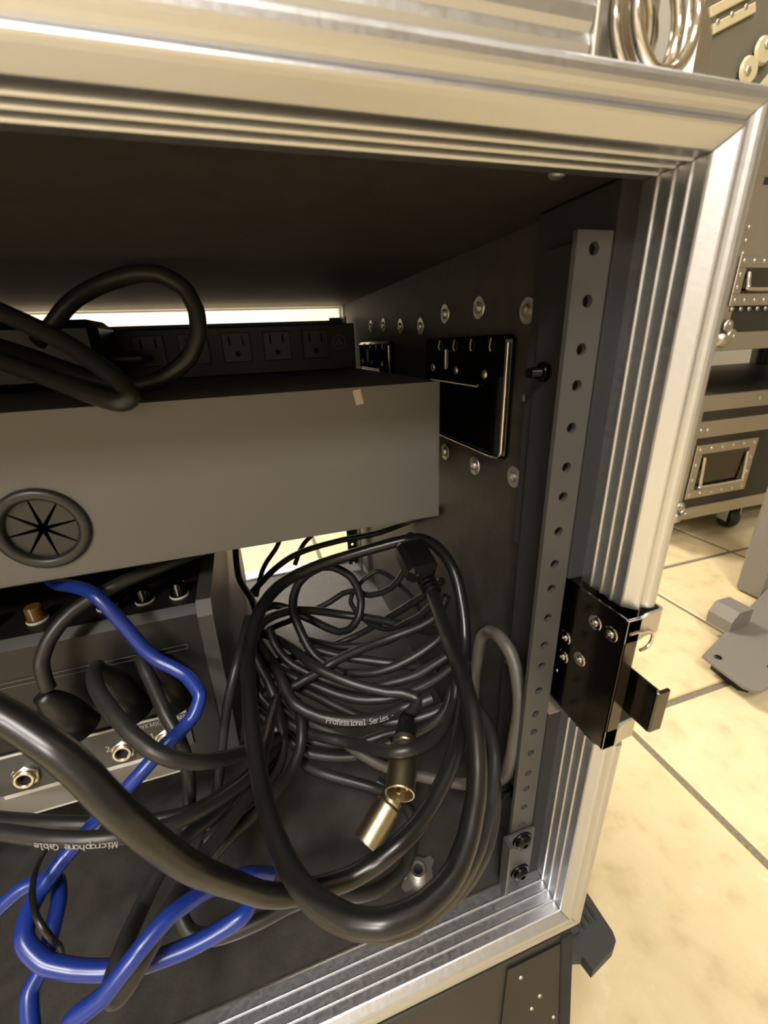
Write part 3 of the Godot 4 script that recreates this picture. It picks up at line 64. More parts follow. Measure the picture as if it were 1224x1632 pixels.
# ---------------------------------------------------------------- mesh collector
class MB:
	var v := PackedVector3Array()
	var n := PackedVector3Array()
	func tri(a: Vector3, b: Vector3, c: Vector3, na: Vector3, nb: Vector3, nc: Vector3) -> void:
		if (c - a).cross(b - a).dot(na + nb + nc) < 0.0:
			v.append_array([a, c, b]); n.append_array([na, nc, nb])
		else:
			v.append_array([a, b, c]); n.append_array([na, nb, nc])
	func quad(a: Vector3, b: Vector3, c: Vector3, d: Vector3, na: Vector3, nb: Vector3, nc: Vector3, nd: Vector3) -> void:
		tri(a, b, c, na, nb, nc); tri(a, c, d, na, nc, nd)
	# flat polygon, its normal pointing away from "inside"
	func face(p: Array, inside: Vector3) -> void:
		var nn := Vector3.ZERO
		for i in p.size():
			nn += (p[i] - p[0]).cross(p[(i + 1) % p.size()] - p[0])
		nn = nn.normalized()
		var mid := Vector3.ZERO
		for q in p: mid += q
		if nn.dot(mid / p.size() - inside) < 0.0: nn = -nn
		for i in range(1, p.size() - 1):
			tri(p[0], p[i], p[i + 1], nn, nn, nn)
	# bevelled box, e = half extents
	func box(c: Vector3, size: Vector3, bev := 0.4, b := Basis.IDENTITY) -> void:
		var e := size * 0.5
		bev = minf(bev, minf(e.x, minf(e.y, e.z)) * 0.9)
		var g := func(x: float, y: float, z: float) -> Vector3: return c + b * Vector3(x, y, z)
		var i := e - Vector3(bev, bev, bev)
		for s in [-1.0, 1.0]:
			face([g.call(s * e.x, -i.y, -i.z), g.call(s * e.x, i.y, -i.z), g.call(s * e.x, i.y, i.z), g.call(s * e.x, -i.y, i.z)], c)
			face([g.call(-i.x, s * e.y, -i.z), g.call(i.x, s * e.y, -i.z), g.call(i.x, s * e.y, i.z), g.call(-i.x, s * e.y, i.z)], c)
			face([g.call(-i.x, -i.y, s * e.z), g.call(i.x, -i.y, s * e.z), g.call(i.x, i.y, s * e.z), g.call(-i.x, i.y, s * e.z)], c)
			for t in [-1.0, 1.0]:
				face([g.call(s * e.x, t * i.y, -i.z), g.call(s * i.x, t * e.y, -i.z), g.call(s * i.x, t * e.y, i.z), g.call(s * e.x, t * i.y, i.z)], c)
				face([g.call(s * e.x, -i.y, t * i.z), g.call(s * i.x, -i.y, t * e.z), g.call(s * i.x, i.y, t * e.z), g.call(s * e.x, i.y, t * i.z)], c)
				face([g.call(-i.x, s * e.y, t * i.z), g.call(-i.x, s * i.y, t * e.z), g.call(i.x, s * i.y, t * e.z), g.call(i.x, s * e.y, t * i.z)], c)
				for u in [-1.0, 1.0]:
					face([g.call(s * e.x, t * i.y, u * i.z), g.call(s * i.x, t * e.y, u * i.z), g.call(s * i.x, t * i.y, u * e.z)], c)
	func span(a: Vector3, b: Vector3, bev := 0.4) -> void:
		box((a + b) * 0.5, (b - a).abs(), bev)
	# closed 2D section swept between two ends; fa / fb map (u, w) to a point; eu, ew the 3D directions of u and w
	func sweep(sec: PackedVector2Array, fa: Callable, fb: Callable, eu: Vector3, ew: Vector3) -> void:
		var area := 0.0
		for i in sec.size():
			var p := sec[i]; var q := sec[(i + 1) % sec.size()]
			area += p.x * q.y - q.x * p.y
		var sg := 1.0 if area > 0.0 else -1.0
		for i in sec.size():
			var p := sec[i]; var q := sec[(i + 1) % sec.size()]
			var t := (q - p).normalized() * sg
			var nn := (eu * t.y - ew * t.x).normalized()
			quad(fa.call(p), fa.call(q), fb.call(q), fb.call(p), nn, nn, nn, nn)
		var idx := Geometry2D.triangulate_polygon(sec)
		var along: Vector3 = (fb.call(sec[0]) - fa.call(sec[0])).normalized()
		for k in range(0, idx.size(), 3):
			tri(fa.call(sec[idx[k]]), fa.call(sec[idx[k + 1]]), fa.call(sec[idx[k + 2]]), -along, -along, -along)
			tri(fb.call(sec[idx[k]]), fb.call(sec[idx[k + 1]]), fb.call(sec[idx[k + 2]]), along, along, along)
	# polygon prism: points o + ex*u + ey*w, thickness from 0 to h along ez
	func prism(poly: PackedVector2Array, o: Vector3, ex: Vector3, ey: Vector3, h: float) -> void:
		var ez := ex.cross(ey).normalized() * h
		sweep(poly, func(p: Vector2) -> Vector3: return o + ex * p.x + ey * p.y, func(p: Vector2) -> Vector3: return o + ex * p.x + ey * p.y + ez, ex, ey)
	# profile [(radius, height)] turned about an axis
	func lathe(pr: Array, o: Vector3, axis: Vector3, seg := 24, smooth := false) -> void:
		var ay := axis.normalized()
		var ax := ay.cross(Vector3(0.31, 0.12, 0.94)).normalized()
		var az := ax.cross(ay)
		var pn := []
		for i in pr.size() - 1:
			var d: Vector2 = (pr[i + 1] - pr[i]).normalized()
			pn.append(Vector2(d.y, -d.x))
		for i in pr.size() - 1:
			var n0: Vector2 = pn[i]; var n1: Vector2 = pn[i]
			if smooth:
				if i > 0: n0 = (pn[i - 1] + pn[i]).normalized()
				if i < pr.size() - 2: n1 = (pn[i] + pn[i + 1]).normalized()
			for k in seg:
				var a0 := TAU * k / seg; var a1 := TAU * (k + 1) / seg
				var r0 := ax * cos(a0) + az * sin(a0); var r1 := ax * cos(a1) + az * sin(a1)
				var p0: Vector2 = pr[i]; var p1: Vector2 = pr[i + 1]
				var A := o + r0 * p0.x + ay * p0.y; var B := o + r1 * p0.x + ay * p0.y
				var Cc := o + r1 * p1.x + ay * p1.y; var D := o + r0 * p1.x + ay * p1.y
				var nA := r0 * n0.x + ay * n0.y; var nB := r1 * n0.x + ay * n0.y
				var nC := r1 * n1.x + ay * n1.y; var nD := r0 * n1.x + ay * n1.y
				if p0.x > 0.001: tri(A, B, Cc, nA, nB, nC)
				if p1.x > 0.001: tri(A, Cc, D, nA, nC, nD)
	# round bar along a list of points
	func tube(pts: Array, r: float, seg := 12, closed := false) -> void:
		var m := pts.size()
		var up := Vector3.UP
		var t0: Vector3 = (pts[1] - pts[0]).normalized()
		if absf(t0.dot(up)) > 0.9: up = Vector3.RIGHT
		var side := t0.cross(up).normalized()
		var ring := []
		var nrm := []
		for i in m:
			var t: Vector3
			if closed: t = (pts[(i + 1) % m] - pts[(i - 1 + m) % m]).normalized()
			else: t = (pts[mini(i + 1, m - 1)] - pts[maxi(i - 1, 0)]).normalized()
			side = (side - t * side.dot(t)).normalized()
			var up2 := t.cross(side)
			var rr := []; var nn := []
			for k in seg:
				var a := TAU * k / seg
				var d := side * cos(a) + up2 * sin(a)
				nn.append(d); rr.append(pts[i] + d * r)
			ring.append(rr); nrm.append(nn)
		for i in (m if closed else m - 1):
			var j := (i + 1) % m
			for k in seg:
				var l := (k + 1) % seg
				quad(ring[i][k], ring[i][l], ring[j][l], ring[j][k], nrm[i][k], nrm[i][l], nrm[j][l], nrm[j][k])
		if not closed:
			for s in [0, m - 1]:
				var t: Vector3 = (pts[0] - pts[1]).normalized() if s == 0 else (pts[m - 1] - pts[m - 2]).normalized()
				for k in seg: tri(pts[s], ring[s][k], ring[s][(k + 1) % seg], t, t, t)
	# one rectangular cell (half sizes hx, hy) with a round hole, of the given depth behind its face
	func hole_cell(c: Vector3, ex: Vector3, ey: Vector3, x0: float, x1: float, y0: float, y1: float, r: float, th: float) -> void:
		var ez := ex.cross(ey).normalized()
		var ang := []
		for k in 24: ang.append(TAU * k / 24.0)
		for q in [Vector2(x0, y0), Vector2(x1, y0), Vector2(x1, y1), Vector2(x0, y1)]: ang.append(fposmod(q.angle(), TAU))
		ang.sort()
		for i in ang.size():
			var pp := []
			for a in [ang[i], ang[(i + 1) % ang.size()]]:
				var d := Vector2(cos(a), sin(a))
				var s := INF
				if d.x > 1e-6: s = minf(s, x1 / d.x)
				if d.x < -1e-6: s = minf(s, x0 / d.x)
				if d.y > 1e-6: s = minf(s, y1 / d.y)
				if d.y < -1e-6: s = minf(s, y0 / d.y)
				pp.append([c + ex * d.x * r + ey * d.y * r, c + ex * d.x * s + ey * d.y * s, -(ex * d.x + ey * d.y)])
			quad(pp[0][0], pp[0][1], pp[1][1], pp[1][0], ez, ez, ez, ez)
			quad(pp[0][0] - ez * th, pp[0][1] - ez * th, pp[1][1] - ez * th, pp[1][0] - ez * th, -ez, -ez, -ez, -ez)
			quad(pp[0][0], pp[1][0], pp[1][0] - ez * th, pp[0][0] - ez * th, pp[0][2], pp[1][2], pp[1][2], pp[0][2])

# ---------------------------------------------------------------- scene helpers
func w(p: Vector3) -> Vector3:
	return Vector3(p.x, p.y - FLOOR, p.z) * 0.001

func mesh_of(mb: MB, base := Vector3(0, FLOOR, 0)) -> ArrayMesh:
	var vv := PackedVector3Array()
	vv.resize(mb.v.size())
	for i in mb.v.size(): vv[i] = (mb.v[i] - base) * 0.001
	var a := []; a.resize(Mesh.ARRAY_MAX)
	a[Mesh.ARRAY_VERTEX] = vv; a[Mesh.ARRAY_NORMAL] = mb.n
	var am := ArrayMesh.new()
	am.add_surface_from_arrays(Mesh.PRIMITIVE_TRIANGLES, a)
	return am

func numbered(n: String) -> String:
	if not used.has(n):
		used[n] = 0
		return n
	used[n] += 1
	return "%s_%03d" % [n, used[n]]

func tag(o: Node, label: String, category: String, group := "") -> void:
	o.set_meta("label", label); o.set_meta("category", category)
	if group: o.set_meta("group", group)

# a thing: Node3D at its base (mm), whose children are its parts
func thing(called: String, label: String, category: String, base: Vector3, group := "") -> Node3D:
	var o := Node3D.new(); o.name = numbered(called); add_child(o)
	o.position = w(base); o.set_meta("base", base)
	tag(o, label, category, group)
	return o

func base_of(p: Node) -> Vector3:
	return p.get_meta("base") if p.has_meta("base") else Vector3(0, FLOOR, 0)

# one mesh built in rack millimetres, as a part of p (or a top-level object when p is the root)
func part(called: String, mb: MB, m: Material, p: Node, label := "") -> MeshInstance3D:
	var o := MeshInstance3D.new()
	o.name = numbered(called) if p == self else called
	o.mesh = mesh_of(mb, base_of(p)); o.material_override = m
	o.cast_shadow = GeometryInstance3D.SHADOW_CASTING_SETTING_ON
	p.add_child(o, true)
	if p.has_meta("base"): o.set_meta("base", p.get_meta("base"))
	if label: o.set_meta("label", label)
	return o

# a shared mesh (metres, standing along +y) set at a point with its axis turned to "dir"
func put(called: String, mesh: Mesh, m: Material, p: Node, at: Vector3, dir: Vector3, spin := 0.0, scale := 1.0) -> MeshInstance3D:
	var o := MeshInstance3D.new(); o.name = called
	o.mesh = mesh; o.material_override = m
	p.add_child(o, true)
	var y := dir.normalized()
	var x := y.cross(Vector3(0.2, 0.35, 0.91)).normalized()
	var b := Basis(x, y, x.cross(y)) * Basis(Vector3.UP, spin)
	o.transform = Transform3D(b.scaled(Vector3.ONE * scale), (at - base_of(p)) * 0.001)
	return o

func structure(called: String, mb: MB, m: Material) -> MeshInstance3D:
	var o := part(called, mb, m, self)
	o.set_meta("kind", "structure")
	return o

func smooth_path(raw: Array, n := 8) -> Array:
	var p := []
	for q in raw: p.append(Vector3(q[0], q[1], q[2]) if q is Array else q)
	var o := []
	var m := p.size()
	for i in m - 1:
		var a: Vector3 = p[i - 1] if i > 0 else p[0] * 2.0 - p[1]
		var d: Vector3 = p[i + 2] if i + 2 < m else p[m - 1] * 2.0 - p[m - 2]
		for k in n:
			var t := float(k) / n
			var b: Vector3 = p[i]; var c: Vector3 = p[i + 1]
			o.append(0.5 * ((2.0 * b) + (c - a) * t + (2.0 * a - 5.0 * b + 4.0 * c - d) * t * t + (3.0 * b - a - 3.0 * c + d) * t * t * t))
	o.append(p[m - 1])
	return o

func V(x: float, y: float, z: float) -> Vector3:
	return Vector3(x, y, z)

# ---------------------------------------------------------------- materials
func mat(c: Color, rough := 0.5, metal := 0.0) -> StandardMaterial3D:
	var m := StandardMaterial3D.new()
	m.albedo_color = c; m.roughness = rough; m.metallic = metal
	return m

func noise_tex(freq: float, seed_: int, oct := 4, ramp: Gradient = null, normal := false, bump := 4.0, size := 512) -> NoiseTexture2D:
	var f := FastNoiseLite.new()
	f.noise_type = FastNoiseLite.TYPE_SIMPLEX_SMOOTH
	f.seed = seed_; f.frequency = freq
	f.fractal_octaves = oct
	var t := NoiseTexture2D.new()
	t.width = size; t.height = size; t.seamless = true; t.noise = f
	t.generate_mipmaps = false
	if ramp: t.color_ramp = ramp
	if normal:
		t.as_normal_map = true; t.bump_strength = bump
	return t

func ramp(stops: Array) -> Gradient:
	var g := Gradient.new()
	var o := PackedFloat32Array(); var c := PackedColorArray()
	for s in stops:
		o.append(s[0]); c.append(s[1])
	g.offsets = o; g.colors = c
	return g

func tri_map(m: StandardMaterial3D, per_metre: float) -> StandardMaterial3D:
	m.uv1_triplanar = true
	m.uv1_scale = Vector3.ONE * per_metre
	return m

func make_materials() -> void:
	var grain := noise_tex(0.06, 3, 3, null, true, 2.0)
	M.alu = tri_map(mat(Color(0.80, 0.805, 0.825), 0.43, 1.0), 18.0)
	M.alu.roughness_texture = noise_tex(0.03, 11, 4, ramp([[0.0, Color(0.75, 0.75, 0.75)], [1.0, Color(1, 1, 1)]]))
	M.alu.normal_enabled = true; M.alu.normal_texture = grain; M.alu.normal_scale = 0.10
	M.far_alu = tri_map(mat(Color(0.74, 0.72, 0.68), 0.42, 1.0), 8.0)
	M.black_panel = tri_map(mat(Color(0.15, 0.14, 0.125), 0.5), 9.0)
	M.laminate = tri_map(mat(Color(0.195, 0.182, 0.168), 0.6), 9.0)
	M.laminate.albedo_texture = noise_tex(0.012, 21, 5, ramp([[0.0, Color(0.82, 0.80, 0.78)], [0.55, Color(0.95, 0.95, 0.94)], [0.8, Color(1, 1, 1)]]))
	M.laminate.normal_enabled = true; M.laminate.normal_texture = grain; M.laminate.normal_scale = 0.22
	M.steel = tri_map(mat(Color(0.37, 0.36, 0.35), 0.48), 60.0)
	M.steel.normal_enabled = true; M.steel.normal_texture = grain; M.steel.normal_scale = 0.25
	M.rail = tri_map(mat(Color(0.23, 0.225, 0.22), 0.42), 60.0)
	M.rail.normal_enabled = true; M.rail.normal_texture = grain; M.rail.normal_scale = 0.18
	M.batten = tri_map(mat(Color(0.10, 0.095, 0.10), 0.85), 40.0)
	M.end_grain = mat(Color(0.42, 0.38, 0.33), 0.9)
	M.black_chrome = mat(Color(0.36, 0.345, 0.32), 0.2, 1.0)
	M.black_gloss = mat(Color(0.012, 0.012, 0.012), 0.10)
	M.chrome = mat(Color(0.86, 0.84, 0.81), 0.08, 1.0)
	M.zinc = tri_map(mat(Color(0.78, 0.77, 0.75), 0.42, 1.0), 50.0)
	M.nickel = tri_map(mat(Color(0.74, 0.69, 0.57), 0.34, 1.0), 120.0)
	M.nickel.normal_enabled = true; M.nickel.normal_texture = noise_tex(0.09, 77, 4, null, true, 5.0); M.nickel.normal_scale = 0.35
	M.jack = mat(Color(0.78, 0.75, 0.69), 0.3, 1.0)
	M.pin = mat(Color(0.85, 0.74, 0.45), 0.22, 1.0)
	M.black_bolt = mat(Color(0.06, 0.06, 0.06), 0.25, 0.6)
	M.rubber = tri_map(mat(Color(0.135, 0.131, 0.127), 0.40), 80.0)
	M.rubber.normal_enabled = true; M.rubber.normal_texture = grain; M.rubber.normal_scale = 0.10
	M.glossy_rubber = tri_map(mat(Color(0.085, 0.085, 0.085), 0.30), 80.0)
	M.glossy_rubber.normal_enabled = true; M.glossy_rubber.normal_texture = grain; M.glossy_rubber.normal_scale = 0.06
	M.grey_rubber = mat(Color(0.30, 0.285, 0.265), 0.5)
	M.plastic = mat(Color(0.055, 0.055, 0.057), 0.38)
	M.pedal = tri_map(mat(Color(0.16, 0.16, 0.165), 0.55), 60.0)
	M.blue = mat(Color(0.10, 0.19, 0.50), 0.28)
	M.print = mat(Color(0.62, 0.61, 0.59), 0.6)
	M.faint_print = mat(Color(0.34, 0.34, 0.33), 0.6)
	M.mixer = tri_map(mat(Color(0.075, 0.072, 0.072), 0.45), 60.0)
	M.silver = tri_map(mat(Color(0.43, 0.42, 0.40), 0.45, 0.35), 80.0)
	M.silver.normal_enabled = true; M.silver.normal_texture = grain; M.silver.normal_scale = 0.2
	M.mid_grey = tri_map(mat(Color(0.24, 0.235, 0.23), 0.5), 80.0)
	M.stripe = mat(Color(0.72, 0.71, 0.68), 0.5)
	M.yellow = mat(Color(0.35, 0.24, 0.04), 0.5)
	M.hole = mat(Color(0.01, 0.01, 0.01), 0.8)
	M.tape = mat(Color(0.72, 0.66, 0.58), 0.8)
	M.grey_paint = tri_map(mat(Color(0.42, 0.40, 0.365), 0.5), 30.0)
	M.grey_paint.normal_enabled = true; M.grey_paint.normal_texture = grain; M.grey_paint.normal_scale = 0.2
	M.grey_laminate = tri_map(mat(Color(0.44, 0.42, 0.37), 0.6), 12.0)
	M.cream_steel = mat(Color(0.86, 0.82, 0.68), 0.35, 0.2)
	M.grout = tri_map(mat(Color(0.50, 0.46, 0.38), 0.9), 8.0)
	M.grout.albedo_texture = noise_tex(0.05, 51, 4, ramp([[0.0, Color(0.75, 0.74, 0.72)], [1.0, Color(1, 1, 1)]]))
	M.plaster = mat(Color(0.70, 0.675, 0.63), 0.9)
	M.white_paint = mat(Color(0.93, 0.91, 0.86), 0.9)
	M.white_board = mat(Color(0.80, 0.785, 0.75), 0.8)
	var tile_ramp := ramp([[0.0, Color(0.71, 0.64, 0.50)], [0.35, Color(0.775, 0.71, 0.565)], [0.6, Color(0.795, 0.73, 0.585)], [0.8, Color(0.785, 0.725, 0.59)], [1.0, Color(0.83, 0.775, 0.64)]])
	var tile_tex := noise_tex(0.010, 5, 6, tile_ramp, false, 1.0, 1024)
	var tile_bump := noise_tex(0.02, 6, 5, null, true, 3.0)
	M.tile = []
	for k in 3:
		var t := mat([Color(1, 1, 1), Color(0.97, 0.965, 0.95), Color(1, 0.985, 0.96)][k], 0.42)
		t.albedo_texture = tile_tex
		t.normal_enabled = true; t.normal_texture = tile_bump; t.normal_scale = 0.25
		t.uv1_triplanar = true; t.uv1_world_triplanar = true
		t.uv1_scale = Vector3.ONE * [1.9, 2.1, 1.7][k]
		t.uv1_offset = Vector3(0.31, 0.0, 0.17) * k
		M.tile.append(t)
	M.lamp = mat(Color(1, 1, 1), 0.6)
	M.lamp.emission_enabled = true; M.lamp.emission = Color(1.0, 0.98, 0.95); M.lamp.emission_energy_multiplier = 3.0

# ---------------------------------------------------------------- main
func _ready() -> void:
	var cam := Camera3D.new(); cam.name = "camera"
	cam.fov = 101.233; cam.near = 0.005; cam.far = 60.0
	add_child(cam)
	cam.transform = Transform3D(Basis(V(0.95219, -0.04103, 0.30274), V(0.1494, 0.9269, -0.34428), V(-0.26648, 0.37305, 0.88872)).orthonormalized(), w(V(-118.26, -26.51, 134.81)))
	cam.current = true
	var lens := CameraAttributesPhysical.new()   # a phone's short lens focused inside the case
	lens.frustum_focal_length = 9.851; lens.frustum_near = 0.005; lens.frustum_far = 60.0
	lens.frustum_focus_distance = 0.30; lens.exposure_aperture = 9.0
	cam.attributes = lens
	var env := Environment.new()
	env.background_mode = Environment.BG_COLOR; env.background_color = Color(0.02, 0.02, 0.02)
	env.tonemap_mode = Environment.TONE_MAPPER_LINEAR; env.tonemap_exposure = 0.78
	env.sdfgi_enabled = true; env.ssao_enabled = true; env.ssil_enabled = true
	var we := WorldEnvironment.new(); we.name = "environment"; we.environment = env; add_child(we)
	make_materials()
	shared_meshes()
	# ceiling lamps: x, z (mm), energy
	lamp(V(-1500, 0, 2700), 17.0, "flat ceiling lamp panel farthest behind the viewer")
	lamp(V(-600, 0, 1250), 8.0, "flat ceiling lamp panel just behind the viewer")
	lamp(V(1100, 0, -200), 1.0, "flat ceiling lamp panel over the tiles at the right")
	lamp(V(-700, 0, -1900), 17.0, "flat ceiling lamp panel beyond the open rack")
	build_room()
	build_case()
	build_case_inside()
	build_upper_case()
	build_lid()
	build_drawer()
	build_power_strip()
	build_mixer()
	build_background()
	build_stand()
	build_cables()
	print("built")

func shared_meshes() -> void:
	var a := MB.new()
	a.lathe([Vector2(0, 1.5), Vector2(1.4, 1.35), Vector2(2.4, 0.9), Vector2(2.9, 0.0), Vector2(2.9, -0.4)], Vector3.ZERO, Vector3.UP, 16, true)
	riv_mesh = mesh_of(a, Vector3.ZERO)
	var b := MB.new()
	b.lathe([Vector2(0, 0.9), Vector2(1.3, 1.0), Vector2(1.5, 2.2), Vector2(2.7, 2.4), Vector2(3.1, 1.0), Vector2(4.0, 0.9), Vector2(6.0, 0.8), Vector2(6.3, 0.4), Vector2(6.3, 0.0)], Vector3.ZERO, Vector3.UP, 24)
	washer_mesh = mesh_of(b, Vector3.ZERO)
	var c := MB.new()
	c.lathe([Vector2(0, 2.2), Vector2(1.6, 2.2), Vector2(1.7, 4.0), Vector2(3.4, 3.8), Vector2(4.6, 2.6), Vector2(5.0, 1.4), Vector2(5.0, 1.1), Vector2(6.4, 1.1), Vector2(6.6, 0.8), Vector2(6.6, 0.0)], Vector3.ZERO, Vector3.UP, 20)
	bolt_mesh = mesh_of(c, Vector3.ZERO)

func lamp(p: Vector3, e: float, label: String) -> void:
	p.y = FLOOR + 2600
	var t := thing("ceiling_lamp", label, "lamp", p, "ceiling lamp panels")
	var f := MB.new(); f.span(p + V(-320, -14, -320), p + V(320, 0, 320), 2.0)
	part("frame", f, M.white_board, t)
	var d := MB.new(); d.span(p + V(-300, -18, -300), p + V(300, -13, 300), 0.5)
	part("diffuser", d, M.lamp, t)
	var l := AreaLight3D.new(); l.name = "lamp_light"
	l.area_size = Vector2(0.6, 0.6); l.light_energy = e; l.light_color = Color(1.0, 0.98, 0.945)
	l.shadow_enabled = true
	l.area_range = 12.0; l.area_attenuation = 2.0
	t.add_child(l)
	l.position = V(0, -0.022, 0)
	l.rotation_degrees = V(-90, 0, 0)

func build_room() -> void:
	var x0 := -2600.0; var x1 := 3300.0; var z0 := -2600.0; var z1 := 4200.0; var h := FLOOR + 2600.0
	var s := MB.new(); s.span(V(x0 - 100, FLOOR - 60, z0 - 100), V(x1 + 100, FLOOR - 2.5, z1 + 100), 0.0)
	var fl := structure("floor", s, M.grout)
	# square tiles: the ones in and near the picture one by one, the rest of the field joined
	var px := 319.0; var pz := 299.0; var g := 4.8
	var meshes := []
	for k in 2:
		var m := MB.new(); m.span(V(-px / 2 + g, -10, -pz / 2 + g), V(px / 2 - g, 0, pz / 2 - g), 1.6)
		meshes.append(mesh_of(m, Vector3.ZERO))
	var rest := MB.new()
	var rng := RandomNumberGenerator.new(); rng.seed = 4
	for i in range(-9, 10):
		for j in range(-15, 9):
			var c := V(317.0 + px * (i + 0.5), FLOOR + rng.randf_range(-0.4, 0.4), -192.5 - pz * (j + 0.5))
			if c.x - px / 2 < x0 or c.x + px / 2 > x1 or c.z - pz / 2 < z0 or c.z + pz / 2 > z1: continue
			if i >= -2 and j >= -3:
				put("tile", meshes[rng.randi() % 2], M.tile[rng.randi() % 3], fl, c, V(0, 1, 0)).transform.basis = Basis.IDENTITY
			else:
				rest.span(c + V(-px / 2 + g, -10, -pz / 2 + g), c + V(px / 2 - g, 0, pz / 2 - g), 0.0)
	var r := part("tile_field", rest, M.tile[0], fl); r.set_meta("kind", "stuff")
	for q in [["wall_left", V(x0 - 100, FLOOR, z0 - 100), V(x0, h, z1 + 100)], ["wall_right", V(x1, FLOOR, z0 - 100), V(x1 + 100, h, z1 + 100)], ["wall_far", V(x0, FLOOR, z0 - 100), V(x1, h, z0)], ["wall_near", V(x0, FLOOR, z1), V(x1, h, z1 + 100)]]:
		var m := MB.new(); m.span(q[1], q[2], 0.0); structure(q[0], m, M.white_paint if q[0] == "wall_far" else M.plaster)
	var cl := MB.new(); cl.span(V(x0 - 100, h, z0 - 100), V(x1 + 100, h + 80, z1 + 100), 0.0)
	structure("ceiling", cl, M.white_board)

func profile() -> PackedVector2Array:
	var p := PackedVector2Array([Vector2(2.0, -2), Vector2(0.6, -0.6), Vector2(0, 0.4)])
	for r in [6.1, 11.9, 17.5]:
		p.append_array([Vector2(0, r - 0.75), Vector2(-0.65, r - 0.4), Vector2(-0.75, r), Vector2(-0.65, r + 0.4), Vector2(0, r + 0.75)])
	p.append_array([Vector2(0, 22.6), Vector2(0.25, 23.3), Vector2(0.9, 24.0), Vector2(3.2, 26.4), Vector2(4.0, 27.1), Vector2(4.6, 27.4), Vector2(5.2, 27.3), Vector2(5.6, 26.9), Vector2(5.75, 25.6), Vector2(6.15, 25.6), Vector2(6.4, 26.2), Vector2(7.2, 26.4), Vector2(8.2, 26.9), Vector2(9.2, 27.6), Vector2(10.2, 28.0), Vector2(11.6, 28.1), Vector2(12.8, 27.6), Vector2(13.8, 26.4), Vector2(14.4, 24.6), Vector2(14.4, -14), Vector2(13.1, -14), Vector2(13.1, -2)])
	return p

# frame of four mitred aluminium bars around an opening; far = the other side of the case
func frame_bars(t: Node3D, far: bool) -> void:
	var sec := profile()
	var zf := func(z: float) -> float: return (DEEP - 2.0 - z) if far else z
	var ez := V(0, 0, -1) if far else V(0, 0, 1)
	var gap := 0.25
	var bar := func(called: String, eu: Vector3, fa: Callable, fb: Callable) -> void:
		var m := MB.new(); m.sweep(sec, fa, fb, eu, ez)
		part(called, m, M.alu, t)
	var rx := func(y: float, k: float) -> Callable: return func(p: Vector2) -> Vector3: return V(XR + p.x, y + k * (p.x - gap), zf.call(p.y))
	var lx := func(y: float, k: float) -> Callable: return func(p: Vector2) -> Vector3: return V(XL - p.x, y + k * (p.x - gap), zf.call(p.y))
	if far:
		bar.call("edge_bar", V(1, 0, 0), rx.call(YB, -1.0), rx.call(YT, 1.0))
	else:
		bar.call("edge_bar", V(1, 0, 0), rx.call(-132.0, 0.0), rx.call(YT, 1.0))
		bar.call("edge_bar", V(1, 0, 0), rx.call(YB, -1.0), rx.call(-211.0, 0.0))
	bar.call("edge_bar", V(-1, 0, 0), lx.call(YB, -1.0), lx.call(YT, 1.0))
	var ty := func(x: float, k: float) -> Callable: return func(p: Vector2) -> Vector3: return V(x + k * (p.x - gap), YT + p.x, zf.call(p.y))
	var by := func(x: float, k: float) -> Callable: return func(p: Vector2) -> Vector3: return V(x + k * (p.x - gap), YB - p.x, zf.call(p.y))
	bar.call("edge_bar", V(0, 1, 0), ty.call(XL, -1.0), ty.call(XR, 1.0))
	bar.call("edge_bar", V(0, -1, 0), by.call(XL, -1.0), by.call(XR, 1.0))

var rack: Node3D

func build_case() -> void:
	rack = thing("rack_case", "open rack flight case with aluminium edges and black inside, full of cables", "flight case", V(-232, FLOOR, -230))
	frame_bars(rack, false)
	frame_bars(rack, true)
	for q in [["side_panel", V(18, YB - 13, DEEP), V(29, YT + 13, -2.1)], ["side_panel", V(-494, YB - 13, DEEP), V(-483, YT + 13, -2.1)], ["top_panel", V(-483, YT + 1.6, DEEP), V(18, YT + 13, -2.1)], ["bottom_panel", V(-483, YB - 13, DEEP), V(18, YB - 3, -2.1)]]:
		var m := MB.new(); m.span(q[1], q[2], 0.3); part(q[0], m, M.laminate, rack)
	# casters under the four corners; the near right one has a long brake pedal
	for q in [V(-20, 0, -40), V(-445, 0, -40), V(-20, 0, -420), V(-445, 0, -420)]:
		var top := YB - 13.0
		var p := MB.new(); p.span(V(q.x - 40, top - 4, q.z - 40), V(q.x + 40, top, q.z + 40), 0.5)
		var cs := part("caster", p, M.zinc, rack)
		var f := MB.new()
		for s in [-1.0, 1.0]: f.span(V(q.x + s * 20 - 1.5, FLOOR + 40, q.z - 24), V(q.x + s * 20 + 1.5, top - 4, q.z + 24), 0.5)
		part("fork", f, M.zinc, cs)
		var wl := MB.new()
		wl.lathe([Vector2(0, -14), Vector2(44, -14), Vector2(49, -11), Vector2(50, 0), Vector2(49, 11), Vector2(44, 14), Vector2(0, 14)], V(q.x, FLOOR + 50.2, q.z), V(1, 0, 0), 32)
		part("wheel", wl, M.plastic, cs)
	brake_pedal()

